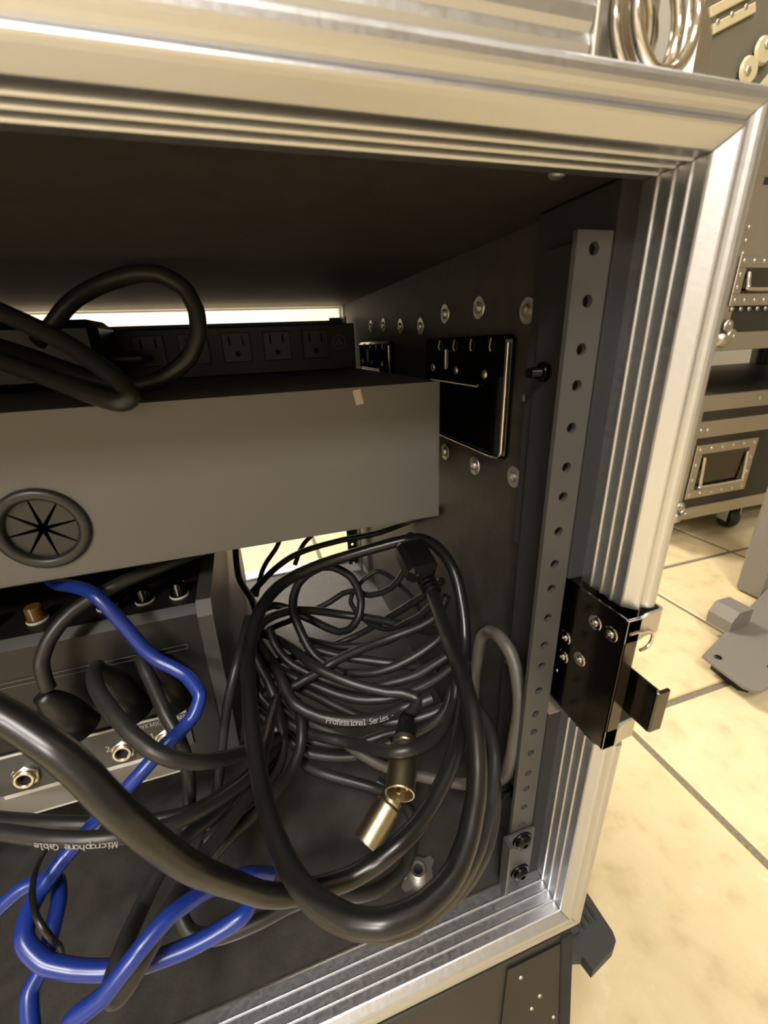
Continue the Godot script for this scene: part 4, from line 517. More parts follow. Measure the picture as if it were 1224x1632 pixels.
func brake_pedal() -> void:
	# tread plate reaching out to the right of the case's bottom corner
	var y := -486.0
	var poly := PackedVector2Array([Vector2(34, 46), Vector2(95, 46), Vector2(100, 41), Vector2(101, -4), Vector2(99, -9), Vector2(94, -12), Vector2(69, -17), Vector2(67, -8), Vector2(57, -5), Vector2(34, -3)])
	var m := MB.new(); m.prism(poly, V(0, y - 8, 0), V(1, 0, 0), V(0, 0, -1), 12.0)
	var p := part("brake_pedal", m, M.pedal, rack, "black ribbed plastic brake pedal")
	for k in 3:
		var r := MB.new(); r.span(V(80 + 6.2 * k, y + 3.5, -42), V(82.6 + 6.2 * k, y + 6.0, -5 - k), 0.9)
		part("rib", r, M.pedal, p)
	var hb := MB.new(); hb.span(V(56, y + 3.5, -26), V(76, y + 9.0, -4), 1.6)
	part("raised_block", hb, M.pedal, p)
	put("screw", riv_mesh, M.zinc, p, V(52, y + 4, -1), V(0, 1, 0.3))
	# arm back to the near right caster
	var a := MB.new(); a.tube([V(2, y - 2, -40), V(20, y - 2, -34), V(40, y - 2, -26)], 5.5, 12)
	part("pedal_arm", a, M.pedal, p)

func build_case_inside() -> void:
	# right rack rail: punched face, side flange on the wall
	var m := MB.new()
	var y := 0.0
	var top := 5.3
	var steps := [15.875, 15.875, 12.7]
	var ys := []
	for i in 24:
		ys.append(y); y -= steps[i % 3]
	for i in 24:
		var y1: float = top if i == 0 else (ys[i - 1] + ys[i]) * 0.5
		var y0: float = (ys[i] + ys[i + 1]) * 0.5 if i < 23 else -345.0
		m.hole_cell(V(0, ys[i], 0), V(1, 0, 0), V(0, 1, 0), -7.2, 7.3, y0 - ys[i], y1 - ys[i], 2.15, 2.2)
	m.face([V(-7.2, top, 0), V(-7.2, -345, 0), V(-7.2, -345, -2.2), V(-7.2, top, -2.2)], V(0, -100, -1))
	m.face([V(-7.2, top, 0), V(7.3, top, 0), V(7.3, top, -2.2), V(-7.2, top, -2.2)], V(0, -100, -1))
	m.face([V(7.3, top, 0), V(7.3, -345, 0), V(7.3, -345, -2.2), V(7.3, top, -2.2)], V(0, -100, -1))
	var rail := part("rack_rail", m, M.rail, rack, "black steel rail with a row of tapped holes")
	var fg := MB.new(); fg.span(V(5.6, -345, -34), V(7.3, top, -2.2), 0.2)
	part("side_flange", fg, M.batten, rail)
	for q in [V(5.6, -41, -26), V(5.6, -296, -18)]:
		var b := MB.new()
		b.lathe([Vector2(0, 9), Vector2(2.0, 9), Vector2(2.0, 0)], q, V(-1, 0, 0), 14)
		for k in 5: b.lathe([Vector2(2.0, 3.0 + k), Vector2(2.35, 3.5 + k), Vector2(2.0, 4.0 + k)], q, V(-1, 0, 0), 14)
		b.lathe([Vector2(0, 3.2), Vector2(4.0, 3.2), Vector2(4.2, 2.8), Vector2(4.2, 0)], q, V(-1, 0, 0), 6)
		part("mounting_bolt", b, M.black_bolt, rail)
	# square steel ear held by two black bolts at the rail's foot
	var e := MB.new()
	e.span(V(-11.5, -348, 0.2), V(8.2, -302, 2.6), 0.6)
	e.span(V(-12.8, -348, 0.2), V(-10.6, -302, 8.0), 0.5)
	var ear := part("end_bracket", e, M.rail, rack)
	for q in [V(-1.0, -308, 2.6), V(0.3, -340, 2.6)]: put("bolt", bolt_mesh, M.black_bolt, ear, q, V(0, 0, 1))
	# felted battens between the rail and the edge bar, cut away for the latch plate
	for q in [[-130.5, YT + 1], [-352.0, -213.0]]:
		var bt := MB.new(); bt.span(V(8.4, q[0], -44), V(17.9, q[1], 0.3), 0.8)
		var bo := part("batten", bt, M.batten, rack)
		if q[0] < -300.0:
			var eg := MB.new(); eg.span(V(8.6, -213.4, -43.5), V(17.7, -212.6, 0.1), 0.2)
			part("end_grain", eg, M.end_grain, bo, "raw wooden end of the batten")
	# left rails and far rails
	for q in [V(-465, 0, 0), V(0, 0, -436), V(-465, 0, -436)]:
		var s := -1.0 if q.x < -100 else 1.0
		var lm := MB.new()
		for i in 24:
			var y1: float = top if i == 0 else (ys[i - 1] + ys[i]) * 0.5
			var y0: float = (ys[i] + ys[i + 1]) * 0.5 if i < 23 else -345.0
			lm.hole_cell(V(q.x, ys[i], q.z), V(1, 0, 0), V(0, 1, 0), -7.2, 7.2, y0 - ys[i], y1 - ys[i], 2.15, 2.0)
		lm.span(V(q.x + s * 5.6, -345, q.z + (2.0 if q.z < -100 else -30.0)), V(q.x + s * 7.2, top, q.z + (30.0 if q.z < -100 else -2.0)), 0.2)
		part("rack_rail", lm, M.rail, rack)
	latch_keeper()
	# the backs of two sunk handles on the right wall, with their washers
	handle_dish(-66.0, -176.0, -25.0, -91.0, 6.0)
	handle_dish(-262.0, -372.0, -25.0, -91.0, 6.0)
	for q in [V(0, -14.8, -59.8), V(0, -9.8, -107.5), V(0, -9.9, -153.2), V(0, -15.7, -197.1), V(0, -13.7, -243.1), V(0, -10.4, -291.6), V(0, -9.6, -335.7), V(0, -105, -150.3), V(0, -104.4, -105.1), V(0, -99.6, -60.5)]:
		put("washer", washer_mesh, M.zinc, rack, V(18, q.y, q.z), V(-1, 0, 0), q.z)
	put("rivet", riv_mesh, M.zinc, rack, V(18, -55.5, -56.1), V(-1, 0, 0))
	put("rivet", riv_mesh, M.zinc, rack, V(-14, YT + 1.6, -4.5), V(0, -1, 0))
	for q in [V(-283, YT + 1.6, -120), V(-268, YT + 1.6, -128)]: put("rivet", riv_mesh, M.zinc, rack, q, V(0, -1, 0))
	# tee nut plate on the case floor
	var tn := MB.new()
	var c := V(-58, YB - 3.0, -24)
	var poly := PackedVector2Array()
	for k in 24:
		var a := TAU * k / 24.0
		var rr := 9.5 + (4.0 if k % 6 == 1 or k % 6 == 2 else 0.0)
		poly.append(Vector2(cos(a) * rr, sin(a) * rr))
	tn.prism(poly, c, V(1, 0, 0), V(0, 0, -1), 1.2)
	tn.lathe([Vector2(3.2, 0.5), Vector2(3.2, 5.2), Vector2(4.8, 5.4), Vector2(5.4, 4.8), Vector2(5.6, 1.0)], c, V(0, 1, 0), 24)
	var tno := part("tee_nut", tn, M.zinc, rack, "zinc tee nut plate on the case floor")
	var th := MB.new(); th.lathe([Vector2(0, 1.3), Vector2(3.2, 1.3)], c, V(0, 1, 0), 20); part("hole", th, M.hole, tno)
	for k in 2:
		put("screw", riv_mesh, M.zinc, tno, c + [V(-9.5, 1.0, -1.0), V(1.0, 1.0, -10.5)][k], V(0, 1, 0), 0.0, 0.55)

func handle_dish(z0: float, z1: float, y0: float, y1: float, deep: float) -> void:
	# shallow pressed box standing out from the wall into the case
	var xo := 18.0; var xi := 18.0 - deep
	var m := MB.new()
	m.span(V(xi, y1, z1), V(xo + 0.5, y0, z0), 2.4)
	var d := part("handle_dish", m, M.black_gloss, rack, "glossy black back of a sunk handle")
	# pressed step with a rounded lip across the dish
	var s := MB.new(); s.span(V(xi - 2.2, -53, z0 - 26), V(xi + 0.4, -50.5, z0 - 96), 0.9)
	part("pressed_lip", s, M.black_chrome, d)
	var e := MB.new()
	e.tube([V(xi + 0.3, y0 - 4, z0 - 0.4), V(xi + 0.1, y1 + 5, z0 - 0.4), V(xi + 0.2, y1 + 1, z0 - 3), V(xi + 0.2, y1 + 0.6, z0 - 8), V(xi + 0.2, y1 + 0.6, z1 + 6)], 1.0, 8)
	part("rolled_edge", e, M.chrome, d)
	for k in 4:
		var f := MB.new(); f.tube([V(xi - 0.4, y0 - 1.5, z0 - 16 - k * 22), V(xi - 1.2, y0 - 6, z0 - 16 - k * 22), V(xi - 0.4, y0 - 8, z0 - 16 - k * 22)], 1.1, 8)
		part("spring_finger", f, M.black_chrome, d)
	var st := MB.new(); st.span(V(xi - 1.2, -45, z0 - 74), V(xi + 0.2, -32, z0 - 71.5), 0.5)
	part("spring_end", st, M.zinc, d)
	for k in 3:
		put("rivet", riv_mesh, M.zinc, d, V(xi, -45.5 + k * 0.6, z0 - 22 - k * 36), V(-1, 0, 0), 0.0, 0.9)

func latch_keeper() -> void:
	# bent plate that fills the cut in the right edge bar
	var m := MB.new()
	m.span(V(11.6, -203.5, -13), V(12.8, -132.6, 31.6), 0.3)           # inner leaf, along the reveal
	m.span(V(11.6, -203.5, 30.4), V(18.6, -132.6, 31.6), 0.3)          # front web
	var k := part("latch_keeper", m, M.black_chrome, rack, "black chrome latch plate riveted into the edge bar")
	for y in [-132.6, -203.5]:
		var t := MB.new()
		var sgn := 1.0 if y > -150.0 else -1.0
		# stepped tab from the front web round the outside of the bar
		var sec := PackedVector2Array([Vector2(11.6, 31.6), Vector2(19.5, 31.6), Vector2(23.0, 30.6), Vector2(27.0, 30.2), Vector2(30.5, 30.0), Vector2(32.2, 28.4), Vector2(32.4, 14), Vector2(31.2, 14), Vector2(31.0, 28.0), Vector2(29.8, 28.9), Vector2(26.6, 29.1), Vector2(22.4, 29.5), Vector2(19.2, 30.4), Vector2(11.6, 30.4)])
		var ya: float = y + (0.0 if sgn > 0 else 0.0)
		var yb: float = y - sgn * 11.0
		t.sweep(sec, func(p: Vector2) -> Vector3: return V(p.x, ya if p.x > 23.5 else y, p.y), func(p: Vector2) -> Vector3: return V(p.x, yb, p.y), V(1, 0, 0), V(0, 0, 1))
		part("outer_tab", t, M.zinc, k)
	# side leaf lying on the outside of the case
	var o := MB.new(); o.span(V(30.6, -208, -40), V(31.8, -126, 20), 0.3)
	part("outer_leaf", o, M.black_chrome, k)
	# hook standing out in front
	var h := MB.new()
	h.span(V(21.2, -184, 20), V(22.4, -161, 42.5), 0.3)
	h.span(V(21.2, -184, 41.4), V(28.0, -162, 43.2), 0.6)
	part("hook", h, M.black_chrome, k)
	var lp := []
	for i in 15:
		var a := PI * 0.62 - i * 0.27
		lp.append(V(20.5 + cos(a) * 4.6, -143.2 + sin(a) * 4.6, 32.2 + i * 0.05))
	var wl := MB.new(); wl.tube([V(12.6, -138.4, 32.2), V(16.0, -138.2, 32.2)] + lp, 0.75, 10)
	part("wire_loop", wl, M.chrome, k)
	for q in [V(0, -143.8, 16.0), V(0, -143.5, 24.7), V(0, -163.3, 0.4), V(0, -174.7, 0.6), V(0, -168.0, 10.9)]:
		put("rivet", washer_mesh, M.chrome, k, V(11.6, q.y, q.z), V(-1, 0, 0), q.y, 0.55)
	put("rivet", riv_mesh, M.chrome, k, V(11.6, -186, -2.4), V(-1, 0, 0), 0.0, 0.35)

func build_upper_case() -> void:
	# the front edge of the unit standing on top of the rack: a wide ridged bar, cut for a ring latch
	var t := thing("top_unit", "aluminium edged unit with ring latch standing on top of the open rack", "flight case", V(-232, YT + 14.5, -230))
	var sec := PackedVector2Array([Vector2(0, -14), Vector2(0, 18), Vector2(1.2, 20.5), Vector2(3.6, 21.6), Vector2(6.0, 20.8), Vector2(7.5, 21.8), Vector2(10.0, 22.4), Vector2(12.0, 21.4), Vector2(13.4, 22.2), Vector2(20, 22.4), Vector2(22, 21.0), Vector2(22, -14)])
	var y0 := YT + 14.6
	var b := MB.new()
	b.sweep(sec, func(p: Vector2) -> Vector3: return V(-495, y0 + p.x, p.y), func(p: Vector2) -> Vector3: return V(-27.5, y0 + p.x, p.y), V(0, 1, 0), V(0, 0, 1))
	part("edge_bar", b, M.alu, t)
	var c := MB.new(); c.span(V(-27.3, y0, -14), V(-25.6, y0 + 60, 22.6), 0.3)
	part("cut_end", c, M.zinc, t)
	var pl := MB.new(); pl.span(V(-25.6, y0, 2), V(9, y0 + 60, 4), 0.4)
	var plate := part("latch_plate", pl, M.grey_laminate, t, "dull grey sunk latch plate")
	var bd := MB.new(); bd.span(V(-495, y0, DEEP), V(9, y0 + 120, -14.2), 1.0)
	part("body", bd, M.laminate, t)
	# double wire ring with a round boss
	for k in 2:
		var ring := []
		for i in 40:
			var a := TAU * i / 40.0
			ring.append(V(-3.2 + k * 1.6 + cos(a) * (10.6 - k * 0.6), y0 + 15.5 + sin(a) * (13.5 - k * 0.4), 12.5 + k * 4.6 - sin(a) * 1.5))
		var rm := MB.new(); rm.tube(ring, 1.7, 12, true)
		part("latch_ring", rm, M.chrome, t, "chrome wire ring of the latch")
	var boss := MB.new(); boss.lathe([Vector2(0, 5), Vector2(7.0, 4.8), Vector2(8.8, 3.6), Vector2(9.2, 0)], V(-2.6, y0 + 15.5, 4), V(0, 0, 1), 28)
	part("latch_boss", boss, M.chrome, t)
	put("rivet", riv_mesh, M.chrome, plate, V(-12.0, y0 + 3.0, 4), V(0, 0, 1), 0.0, 0.9)

func build_lid() -> void:
	# black lid leaning under the front edge of the case
	var t := thing("case_lid", "black case lid leaning upright below the bottom edge bar", "lid", V(-232, FLOOR, 38))
	var ux := V(1, 0, 0)
	var uy := V(0, 156, -22).normalized()
	var b := Basis(ux, uy, ux.cross(uy))
	var hh := 156.0
	var mid := V(-233, FLOOR + 1 + hh * 0.5, 31)
	var m := MB.new(); m.box(mid, V(520, hh, 9), 0.8, b)
	part("panel", m, M.black_panel, t)
	var s := MB.new(); s.box(mid + b * V(256, 0, 1.0), V(9, hh - 0.5, 12), 1.0, b)
	part("edge_strip", s, M.batten, t)
	var br := MB.new()
	br.prism(PackedVector2Array([Vector2(251, 74), Vector2(251, -70), Vector2(196, -70), Vector2(213, 74)]), mid + b * V(0, 0, 4.6), b * V(1, 0, 0), b * V(0, 1, 0), 1.2)
	var bo := part("corner_plate", br, M.mixer, t)
	for q in [V(236, 36, 5.8), V(222, 62, 5.8), V(230, 28, 5.8), V(247, 8, 5.8)]: put("screw", riv_mesh, M.zinc, bo, mid + b * q, b * V(0, 0, 1), 0.0, 0.5)

func build_drawer() -> void:
	var t := thing("rack_enclosure", "black steel rack box with a round cable grommet in its back", "rack box", V(-233, -136.5, -260))
	var x0 := -458.0; var x1 := -7.8; var yt := -49.2; var yb := -136.2; var zf := -105.4
	var gx := -228.2; var gy := -107.4; var gr := 18.0
	var m := MB.new()
	m.hole_cell(V(gx, gy, zf), V(1, 0, 0), V(0, 1, 0), x0 - gx, x1 - gx, yb - gy, yt - gy, gr, 1.2)
	part("back_plate", m, M.steel, t)
	var b := MB.new()
	b.span(V(x0, yt - 1.2, -430), V(x1, yt, zf), 0.4)
	b.span(V(x0, yb, -430), V(x1, yb + 1.2, zf), 0.4)
	b.span(V(x0, yb, -430), V(x0 + 1.2, yt, zf), 0.3)
	b.span(V(x1 - 1.2, yb, -430), V(x1, yt, zf), 0.3)
	part("body", b, M.steel, t)
	var f := MB.new(); f.span(V(-474, yb, -442), V(8, yt, -439), 0.5)
	part("front_panel", f, M.steel, t)
	var g := MB.new()
	g.lathe([Vector2(15.6, -3.5), Vector2(15.8, 1.0), Vector2(16.6, 2.4), Vector2(18.2, 3.0), Vector2(20.4, 2.6), Vector2(21.6, 1.4), Vector2(21.8, 0.0)], V(gx, gy, zf), V(0, 0, 1), 48, true)
	var gm := part("grommet", g, M.rubber, t, "black rubber cable grommet slit like a star")
	for k in 8:
		var a0 := TAU * (k + 0.18) / 8.0; var a1 := TAU * (k + 1 + 0.18) / 8.0
		var am := (a0 + a1) * 0.5
		var leaf := MB.new()
		var o := V(gx, gy, zf - 2.0)
		var ring := []
		for i in 5:
			var a := lerpf(a0 + 0.025, a1 - 0.025, i / 4.0)
			ring.append(Vector2(cos(a), sin(a)) * 15.7)
		var tip := Vector2(cos(am), sin(am)) * 2.6
		var poly := PackedVector2Array([tip])
		for q in ring: poly.append(q)
		leaf.prism(poly, o, V(1, 0, 0), V(0, 1, 0), 1.3)
		part("leaf", leaf, M.rubber, gm)
	var tp := MB.new(); tp.box(V(-58.6, -54.6, zf + 0.2), V(4.6, 8.4, 0.3), 0.05, Basis(V(0, 0, 1), 0.2))
	part("tape_scrap", tp, M.tape, t, "small scrap of pale tape")

func build_power_strip() -> void:
	var t := thing("power_conditioner", "black rack power conditioner with outlets on top of the steel box", "power strip", V(-233, -49.2, -370))
	var zf := -300.0
	var m := MB.new(); m.span(V(-456, -49, -438), V(-10, -7.4, zf), 1.0)
	part("body", m, M.mixer, t)
	var f := MB.new(); f.span(V(-474, -49, -444), V(8, 2.6, -441), 0.5)
	part("front_panel", f, M.steel, t)
	for k in 8:
		var cx := -49.0 - 36.2 * k
		var o := MB.new(); o.span(V(cx - 12.4, -37.6, zf), V(cx + 12.4, -12.4, zf + 1.2), 0.6)
		var ob := part("outlet", o, M.plastic, t)
		var s := MB.new()
		s.span(V(cx - 6.5, -23, zf + 1.1), V(cx - 5.0, -15.5, zf + 1.35), 0.05)
		s.span(V(cx + 5.0, -23, zf + 1.1), V(cx + 6.5, -15.5, zf + 1.35), 0.05)
		s.lathe([Vector2(0, 1.35), Vector2(2.4, 1.3)], V(cx, -30.5, zf), V(0, 0, 1), 14)
		part("slots", s, M.hole, ob)
	var c := V(-26.0, -23.8, zf)
	var lg := MB.new()
	for i in 32:
		var a0 := TAU * i / 32.0; var a1 := TAU * (i + 1) / 32.0
		lg.face([c + V(cos(a0) * 5.6, sin(a0) * 5.6, 0.25), c + V(cos(a1) * 5.6, sin(a1) * 5.6, 0.25), c + V(cos(a1) * 6.3, sin(a1) * 6.3, 0.25), c + V(cos(a0) * 6.3, sin(a0) * 6.3, 0.25)], c - V(0, 0, 9))
	var tr := [V(0, 3.6, 0.25), V(-3.6, -2.6, 0.25), V(3.6, -2.6, 0.25)]
	for i in 3:
		var a: Vector3 = tr[i]; var b: Vector3 = tr[(i + 1) % 3]
		lg.face([c + a, c + b, c + b * V(0.6, 0.6, 1) , c + a * V(0.6, 0.6, 1)], c - V(0, 0, 9))
	part("maker_mark", lg, M.faint_print, t, "grey triangle in a circle")
	# black mains adapter lying on the steel box behind the coiled lead
	var p := thing("power_adapter", "black plastic mains adapter on the steel box behind the coiled lead", "power adapter", V(-272, -49.2, -266))
	var b2 := MB.new(); b2.span(V(-330, -49, -294), V(-215, -2, -240), 6.0); part("housing", b2, M.plastic, p)
	var n2 := MB.new(); n2.lathe([Vector2(6, 0), Vector2(5.5, 14), Vector2(4.4, 22), Vector2(0, 22)], V(-215, -30, -266), V(1, 0, 0.1), 16); part("strain_relief", n2, M.rubber, p)

func build_mixer() -> void:
	var t := thing("audio_mixer", "black and silver audio mixer with cables plugged into its back", "mixer", V(-300, YB - 3, -270))
	var A := V(0, -284, -95); var U := V(0, -179, -112)
	var up := (U - A).normalized(); var nn := V(1, 0, 0).cross(up).normalized()
	var xr := -160.2; var xl := -470.0
	# body section in (z, y), swept along x
	var sec := PackedVector2Array([Vector2(-96, -284.5), Vector2(-113, -179), Vector2(-118, -174), Vector2(-180, -171), Vector2(-190, -150), Vector2(-430, -142), Vector2(-430, -330), Vector2(-150, -330), Vector2(-150, -296), Vector2(-102, -287)])
	var m := MB.new()
	m.sweep(sec, func(p: Vector2) -> Vector3: return V(xl, p.y, p.x), func(p: Vector2) -> Vector3: return V(xr - 9, p.y, p.x), V(0, 0, 1), V(0, 1, 0))
	part("body", m, M.mixer, t)
	var ck := MB.new()
	var sec2 := PackedVector2Array([Vector2(-99, -282), Vector2(-111.5, -181), Vector2(-117, -172), Vector2(-180, -168.5), Vector2(-192, -147), Vector2(-430, -139), Vector2(-430, -332), Vector2(-149, -332), Vector2(-149, -298)])
	ck.sweep(sec2, func(p: Vector2) -> Vector3: return V(xr - 9, p.y, p.x), func(p: Vector2) -> Vector3: return V(xr, p.y, p.x), V(0, 0, 1), V(0, 1, 0))
	part("end_cheek", ck, M.mid_grey, t)
	for q in [V(-190, 0, -170), V(-450, 0, -170), V(-190, 0, -410), V(-450, 0, -410)]:
		var ft := MB.new(); ft.lathe([Vector2(0, 0), Vector2(12, 0), Vector2(13, 24.5), Vector2(0, 24.5)], V(q.x, YB - 2.9, q.z), V(0, 1, 0), 20)
		part("foot", ft, M.rubber, t)
	var P := func(x: float, s: float, d: float) -> Vector3: return V(x, 0, 0) + A + up * s + nn * d
	var strip := func(called: String, x0: float, x1: float, s0: float, s1: float, d0: float, d1: float, mt: Material, p: Node3D) -> MeshInstance3D:
		var b := MB.new()
		b.box(P.call((x0 + x1) * 0.5, (s0 + s1) * 0.5, (d0 + d1) * 0.5), V(absf(x1 - x0), absf(s1 - s0), absf(d1 - d0)), 0.1, Basis(V(1, 0, 0), up, nn))
		return part(called, b, mt, p)
	var jp: MeshInstance3D = strip.call("jack_panel", xl, -186.5, 17.0, 43.5, -0.5, 0.5, M.mid_grey, t)
	strip.call("lower_panel", xl, -194.0, 0.0, 17.0, -0.5, 0.5, M.silver, t)
	strip.call("stripe", xl, -187.0, 41.6, 43.2, 0.4, 0.7, M.stripe, jp)
	strip.call("stripe", -292.0, -204.0, 14.6, 17.0, 0.4, 0.7, M.stripe, jp)
	strip.call("edge_line", xl, -194.5, -0.4, 0.6, 0.3, 0.8, M.stripe, jp)
	# white outline printed round the socket row
	for q in [[-420.0, -178.0, 85.0, 85.4], [-420.0, -178.0, 87.8, 88.2], [-178.4, -178.0, 85.0, 88.2]]:
		strip.call("outline", q[0], q[1], q[2], q[3], 0.0, 0.25, M.faint_print, t)
	# round phone jacks with hexagonal nuts
	for x in [-201.4, -226.2, -251.5, -277.8, -303.0, -328.0]:
		var c: Vector3 = P.call(x, 27.0, 0.5)
		var nut := MB.new(); nut.lathe([Vector2(5.6, 0), Vector2(7.4, 0), Vector2(7.4, 2.0), Vector2(6.6, 2.5), Vector2(5.6, 2.5)], c, nn, 6)
		var j := part("phone_jack", nut, M.jack, t)
		var r := MB.new(); r.lathe([Vector2(3.4, -1), Vector2(3.4, 4.0), Vector2(3.9, 4.6), Vector2(5.0, 4.6), Vector2(5.6, 4.0), Vector2(5.6, 2.0)], c, nn, 28); part("sleeve", r, M.jack, j)
		var hl := MB.new(); hl.lathe([Vector2(0, 0.4), Vector2(3.4, 0.4)], c, nn, 20); part("hole", hl, M.hole, j)
	for q in [["1", -209.0, 31.0], ["2", -234.2, 30.0], ["4", -284.0, 30.3]]: letter(q[0], P.call(q[1], q[2], 0.7), Basis(V(1, 0, 0), up, nn), 3.6, M.stripe, jp)
	letter("ONYX MIC PREAMPS", P.call(-202.5, 39.0, 0.7), Basis(V(1, 0, 0), up, nn), 2.75, M.stripe, jp)
	# knobs on the top deck
	for q in [V(-180.1, 0, -130), V(-200.5, 0, -131), V(-222.3, 0, -132), V(-259.4, 0, -132), V(-285, 0, -132)]:
		var base := V(q.x, -173.4, q.z)
		var kb := MB.new(); kb.lathe([Vector2(5.6, 0), Vector2(5.4, 2.0), Vector2(4.8, 2.2), Vector2(4.4, 9.5), Vector2(3.8, 10.2), Vector2(0, 10.2)], base, V(0, 1, 0.05), 20)
		var kn := part("knob", kb, M.black_gloss if q.x > -250 else M.yellow, t)
		var rim := MB.new(); rim.lathe([Vector2(5.7, 0.1), Vector2(5.9, 0.9), Vector2(5.5, 1.7)], base, V(0, 1, 0.05), 20); part("skirt", rim, M.stripe, kn)
		var ix := MB.new(); ix.span(base + V(-0.4, 2.4, 4.3), base + V(0.4, 10.4, 4.9), 0.1); part("pointer", ix, M.print, kn)

func letter(s: String, at: Vector3, b: Basis, size_mm: float, m: Material, p: Node) -> void:
	var t := TextMesh.new()
	var f := SystemFont.new(); f.font_names = PackedStringArray(["Droid Sans"]); f.font_italic = s.length() > 2
	t.font = f; t.text = s; t.font_size = 32; t.pixel_size = size_mm * 0.001 / 24.0; t.depth = 0.0002
	var o := MeshInstance3D.new(); o.name = "lettering"; o.mesh = t; o.material_override = m
	p.add_child(o, true)
	o.transform = Transform3D(b, (at - base_of(p)) * 0.001)

# ---------------------------------------------------------------- things further off
func road_case(called: String, label: String, a: Vector3, b: Vector3, face_mat: Material, bands: Array) -> Node3D:
	# a = left bottom far corner, b = right top near corner; bands: y ranges of aluminium strips
	var t := thing(called, label, "flight case", V((a.x + b.x) * 0.5, a.y, (a.z + b.z) * 0.5), "flight cases in the background")
	var m := MB.new(); m.span(a, b, 1.5); part("body", m, face_mat, t)
	for q in bands:
		var s := MB.new()
		s.span(V(a.x - 2, q[0], a.z - 2), V(b.x + 2, q[1], b.z + 3), 1.5)
		part("edge_strip", s, M.far_alu, t)
	var e := MB.new(); e.span(V(a.x - 3, a.y, b.z - 28), V(a.x + 28, b.y, b.z + 2), 1.5)
	part("corner_strip", e, M.far_alu, t)
	return t

func ball_corner(t: Node3D, c: Vector3, sx: float, sy: float, m: Material, s := 1.0) -> void:
	var b := MB.new()
	b.lathe([Vector2(0, 12 * s), Vector2(9 * s, 10 * s), Vector2(15 * s, 5 * s), Vector2(17 * s, 0)], c, V(-sx, -sy, 1), 20, true)
	for q in [V(sx * 26, sy * 10, 3) * s, V(sx * 10, sy * 28, 3) * s]:
		b.lathe([Vector2(0, 3 * s), Vector2(11 * s, 2.6 * s), Vector2(13 * s, 0)], c + q, V(0, 0, 1), 18)
	var o := part("ball_corner", b, m, t)
	for q in [V(sx * 30, sy * 8, 6) * s, V(sx * 10, sy * 32, 6) * s]: put("rivet", riv_mesh, M.zinc, o, c + q, V(0, 0, 1), 0.0, 1.5 * s)

func dish(called: String, t: Node3D, x0: float, x1: float, y0: float, y1: float, z: float, nx: int, ny: int) -> void:
	var m := MB.new()
	var f := 22.0
	for q in [[V(x0, y0, z), V(x1, y0 + f, z + 3)], [V(x0, y1 - f, z), V(x1, y1, z + 3)], [V(x0, y0 + f, z), V(x0 + f, y1 - f, z + 3)], [V(x1 - f, y0 + f, z), V(x1, y1 - f, z + 3)]]: m.span(q[0], q[1], 1.0)
	var d := part(called, m, M.far_alu, t)
	var b := MB.new(); b.span(V(x0 + f, y0 + f, z + 0.3), V(x1 - f, y1 - f, z + 1.0), 0.1); part("dish_floor", b, M.black_chrome, d)
	var h := MB.new()
	h.tube(smooth_path([V(x0 + f + 8, y1 - f - 8, z + 4), V(x0 + f + 8, y0 + f + 14, z + 9), V(x0 + f + 16, y0 + f + 8, z + 9), V(x1 - f - 16, y0 + f + 8, z + 9), V(x1 - f - 8, y0 + f + 14, z + 9), V(x1 - f - 8, y1 - f - 8, z + 4)], 4), 4.0, 10)
	part("bail", h, M.chrome, d)
	for i in nx:
		for y in [y0 + 10, y1 - 10]:
			put("rivet", riv_mesh, M.chrome, d, V(lerpf(x0 + 12, x1 - 12, float(i) / (nx - 1)), y, z + 3), V(0, 0, 1), 0.0, 1.5)
	for i in ny:
		for x in [x0 + 10, x1 - 10]:
			put("rivet", riv_mesh, M.chrome, d, V(x, lerpf(y0 + 12, y1 - 12, float(i + 1) / (ny + 1)), z + 3), V(0, 0, 1), 0.0, 1.5)

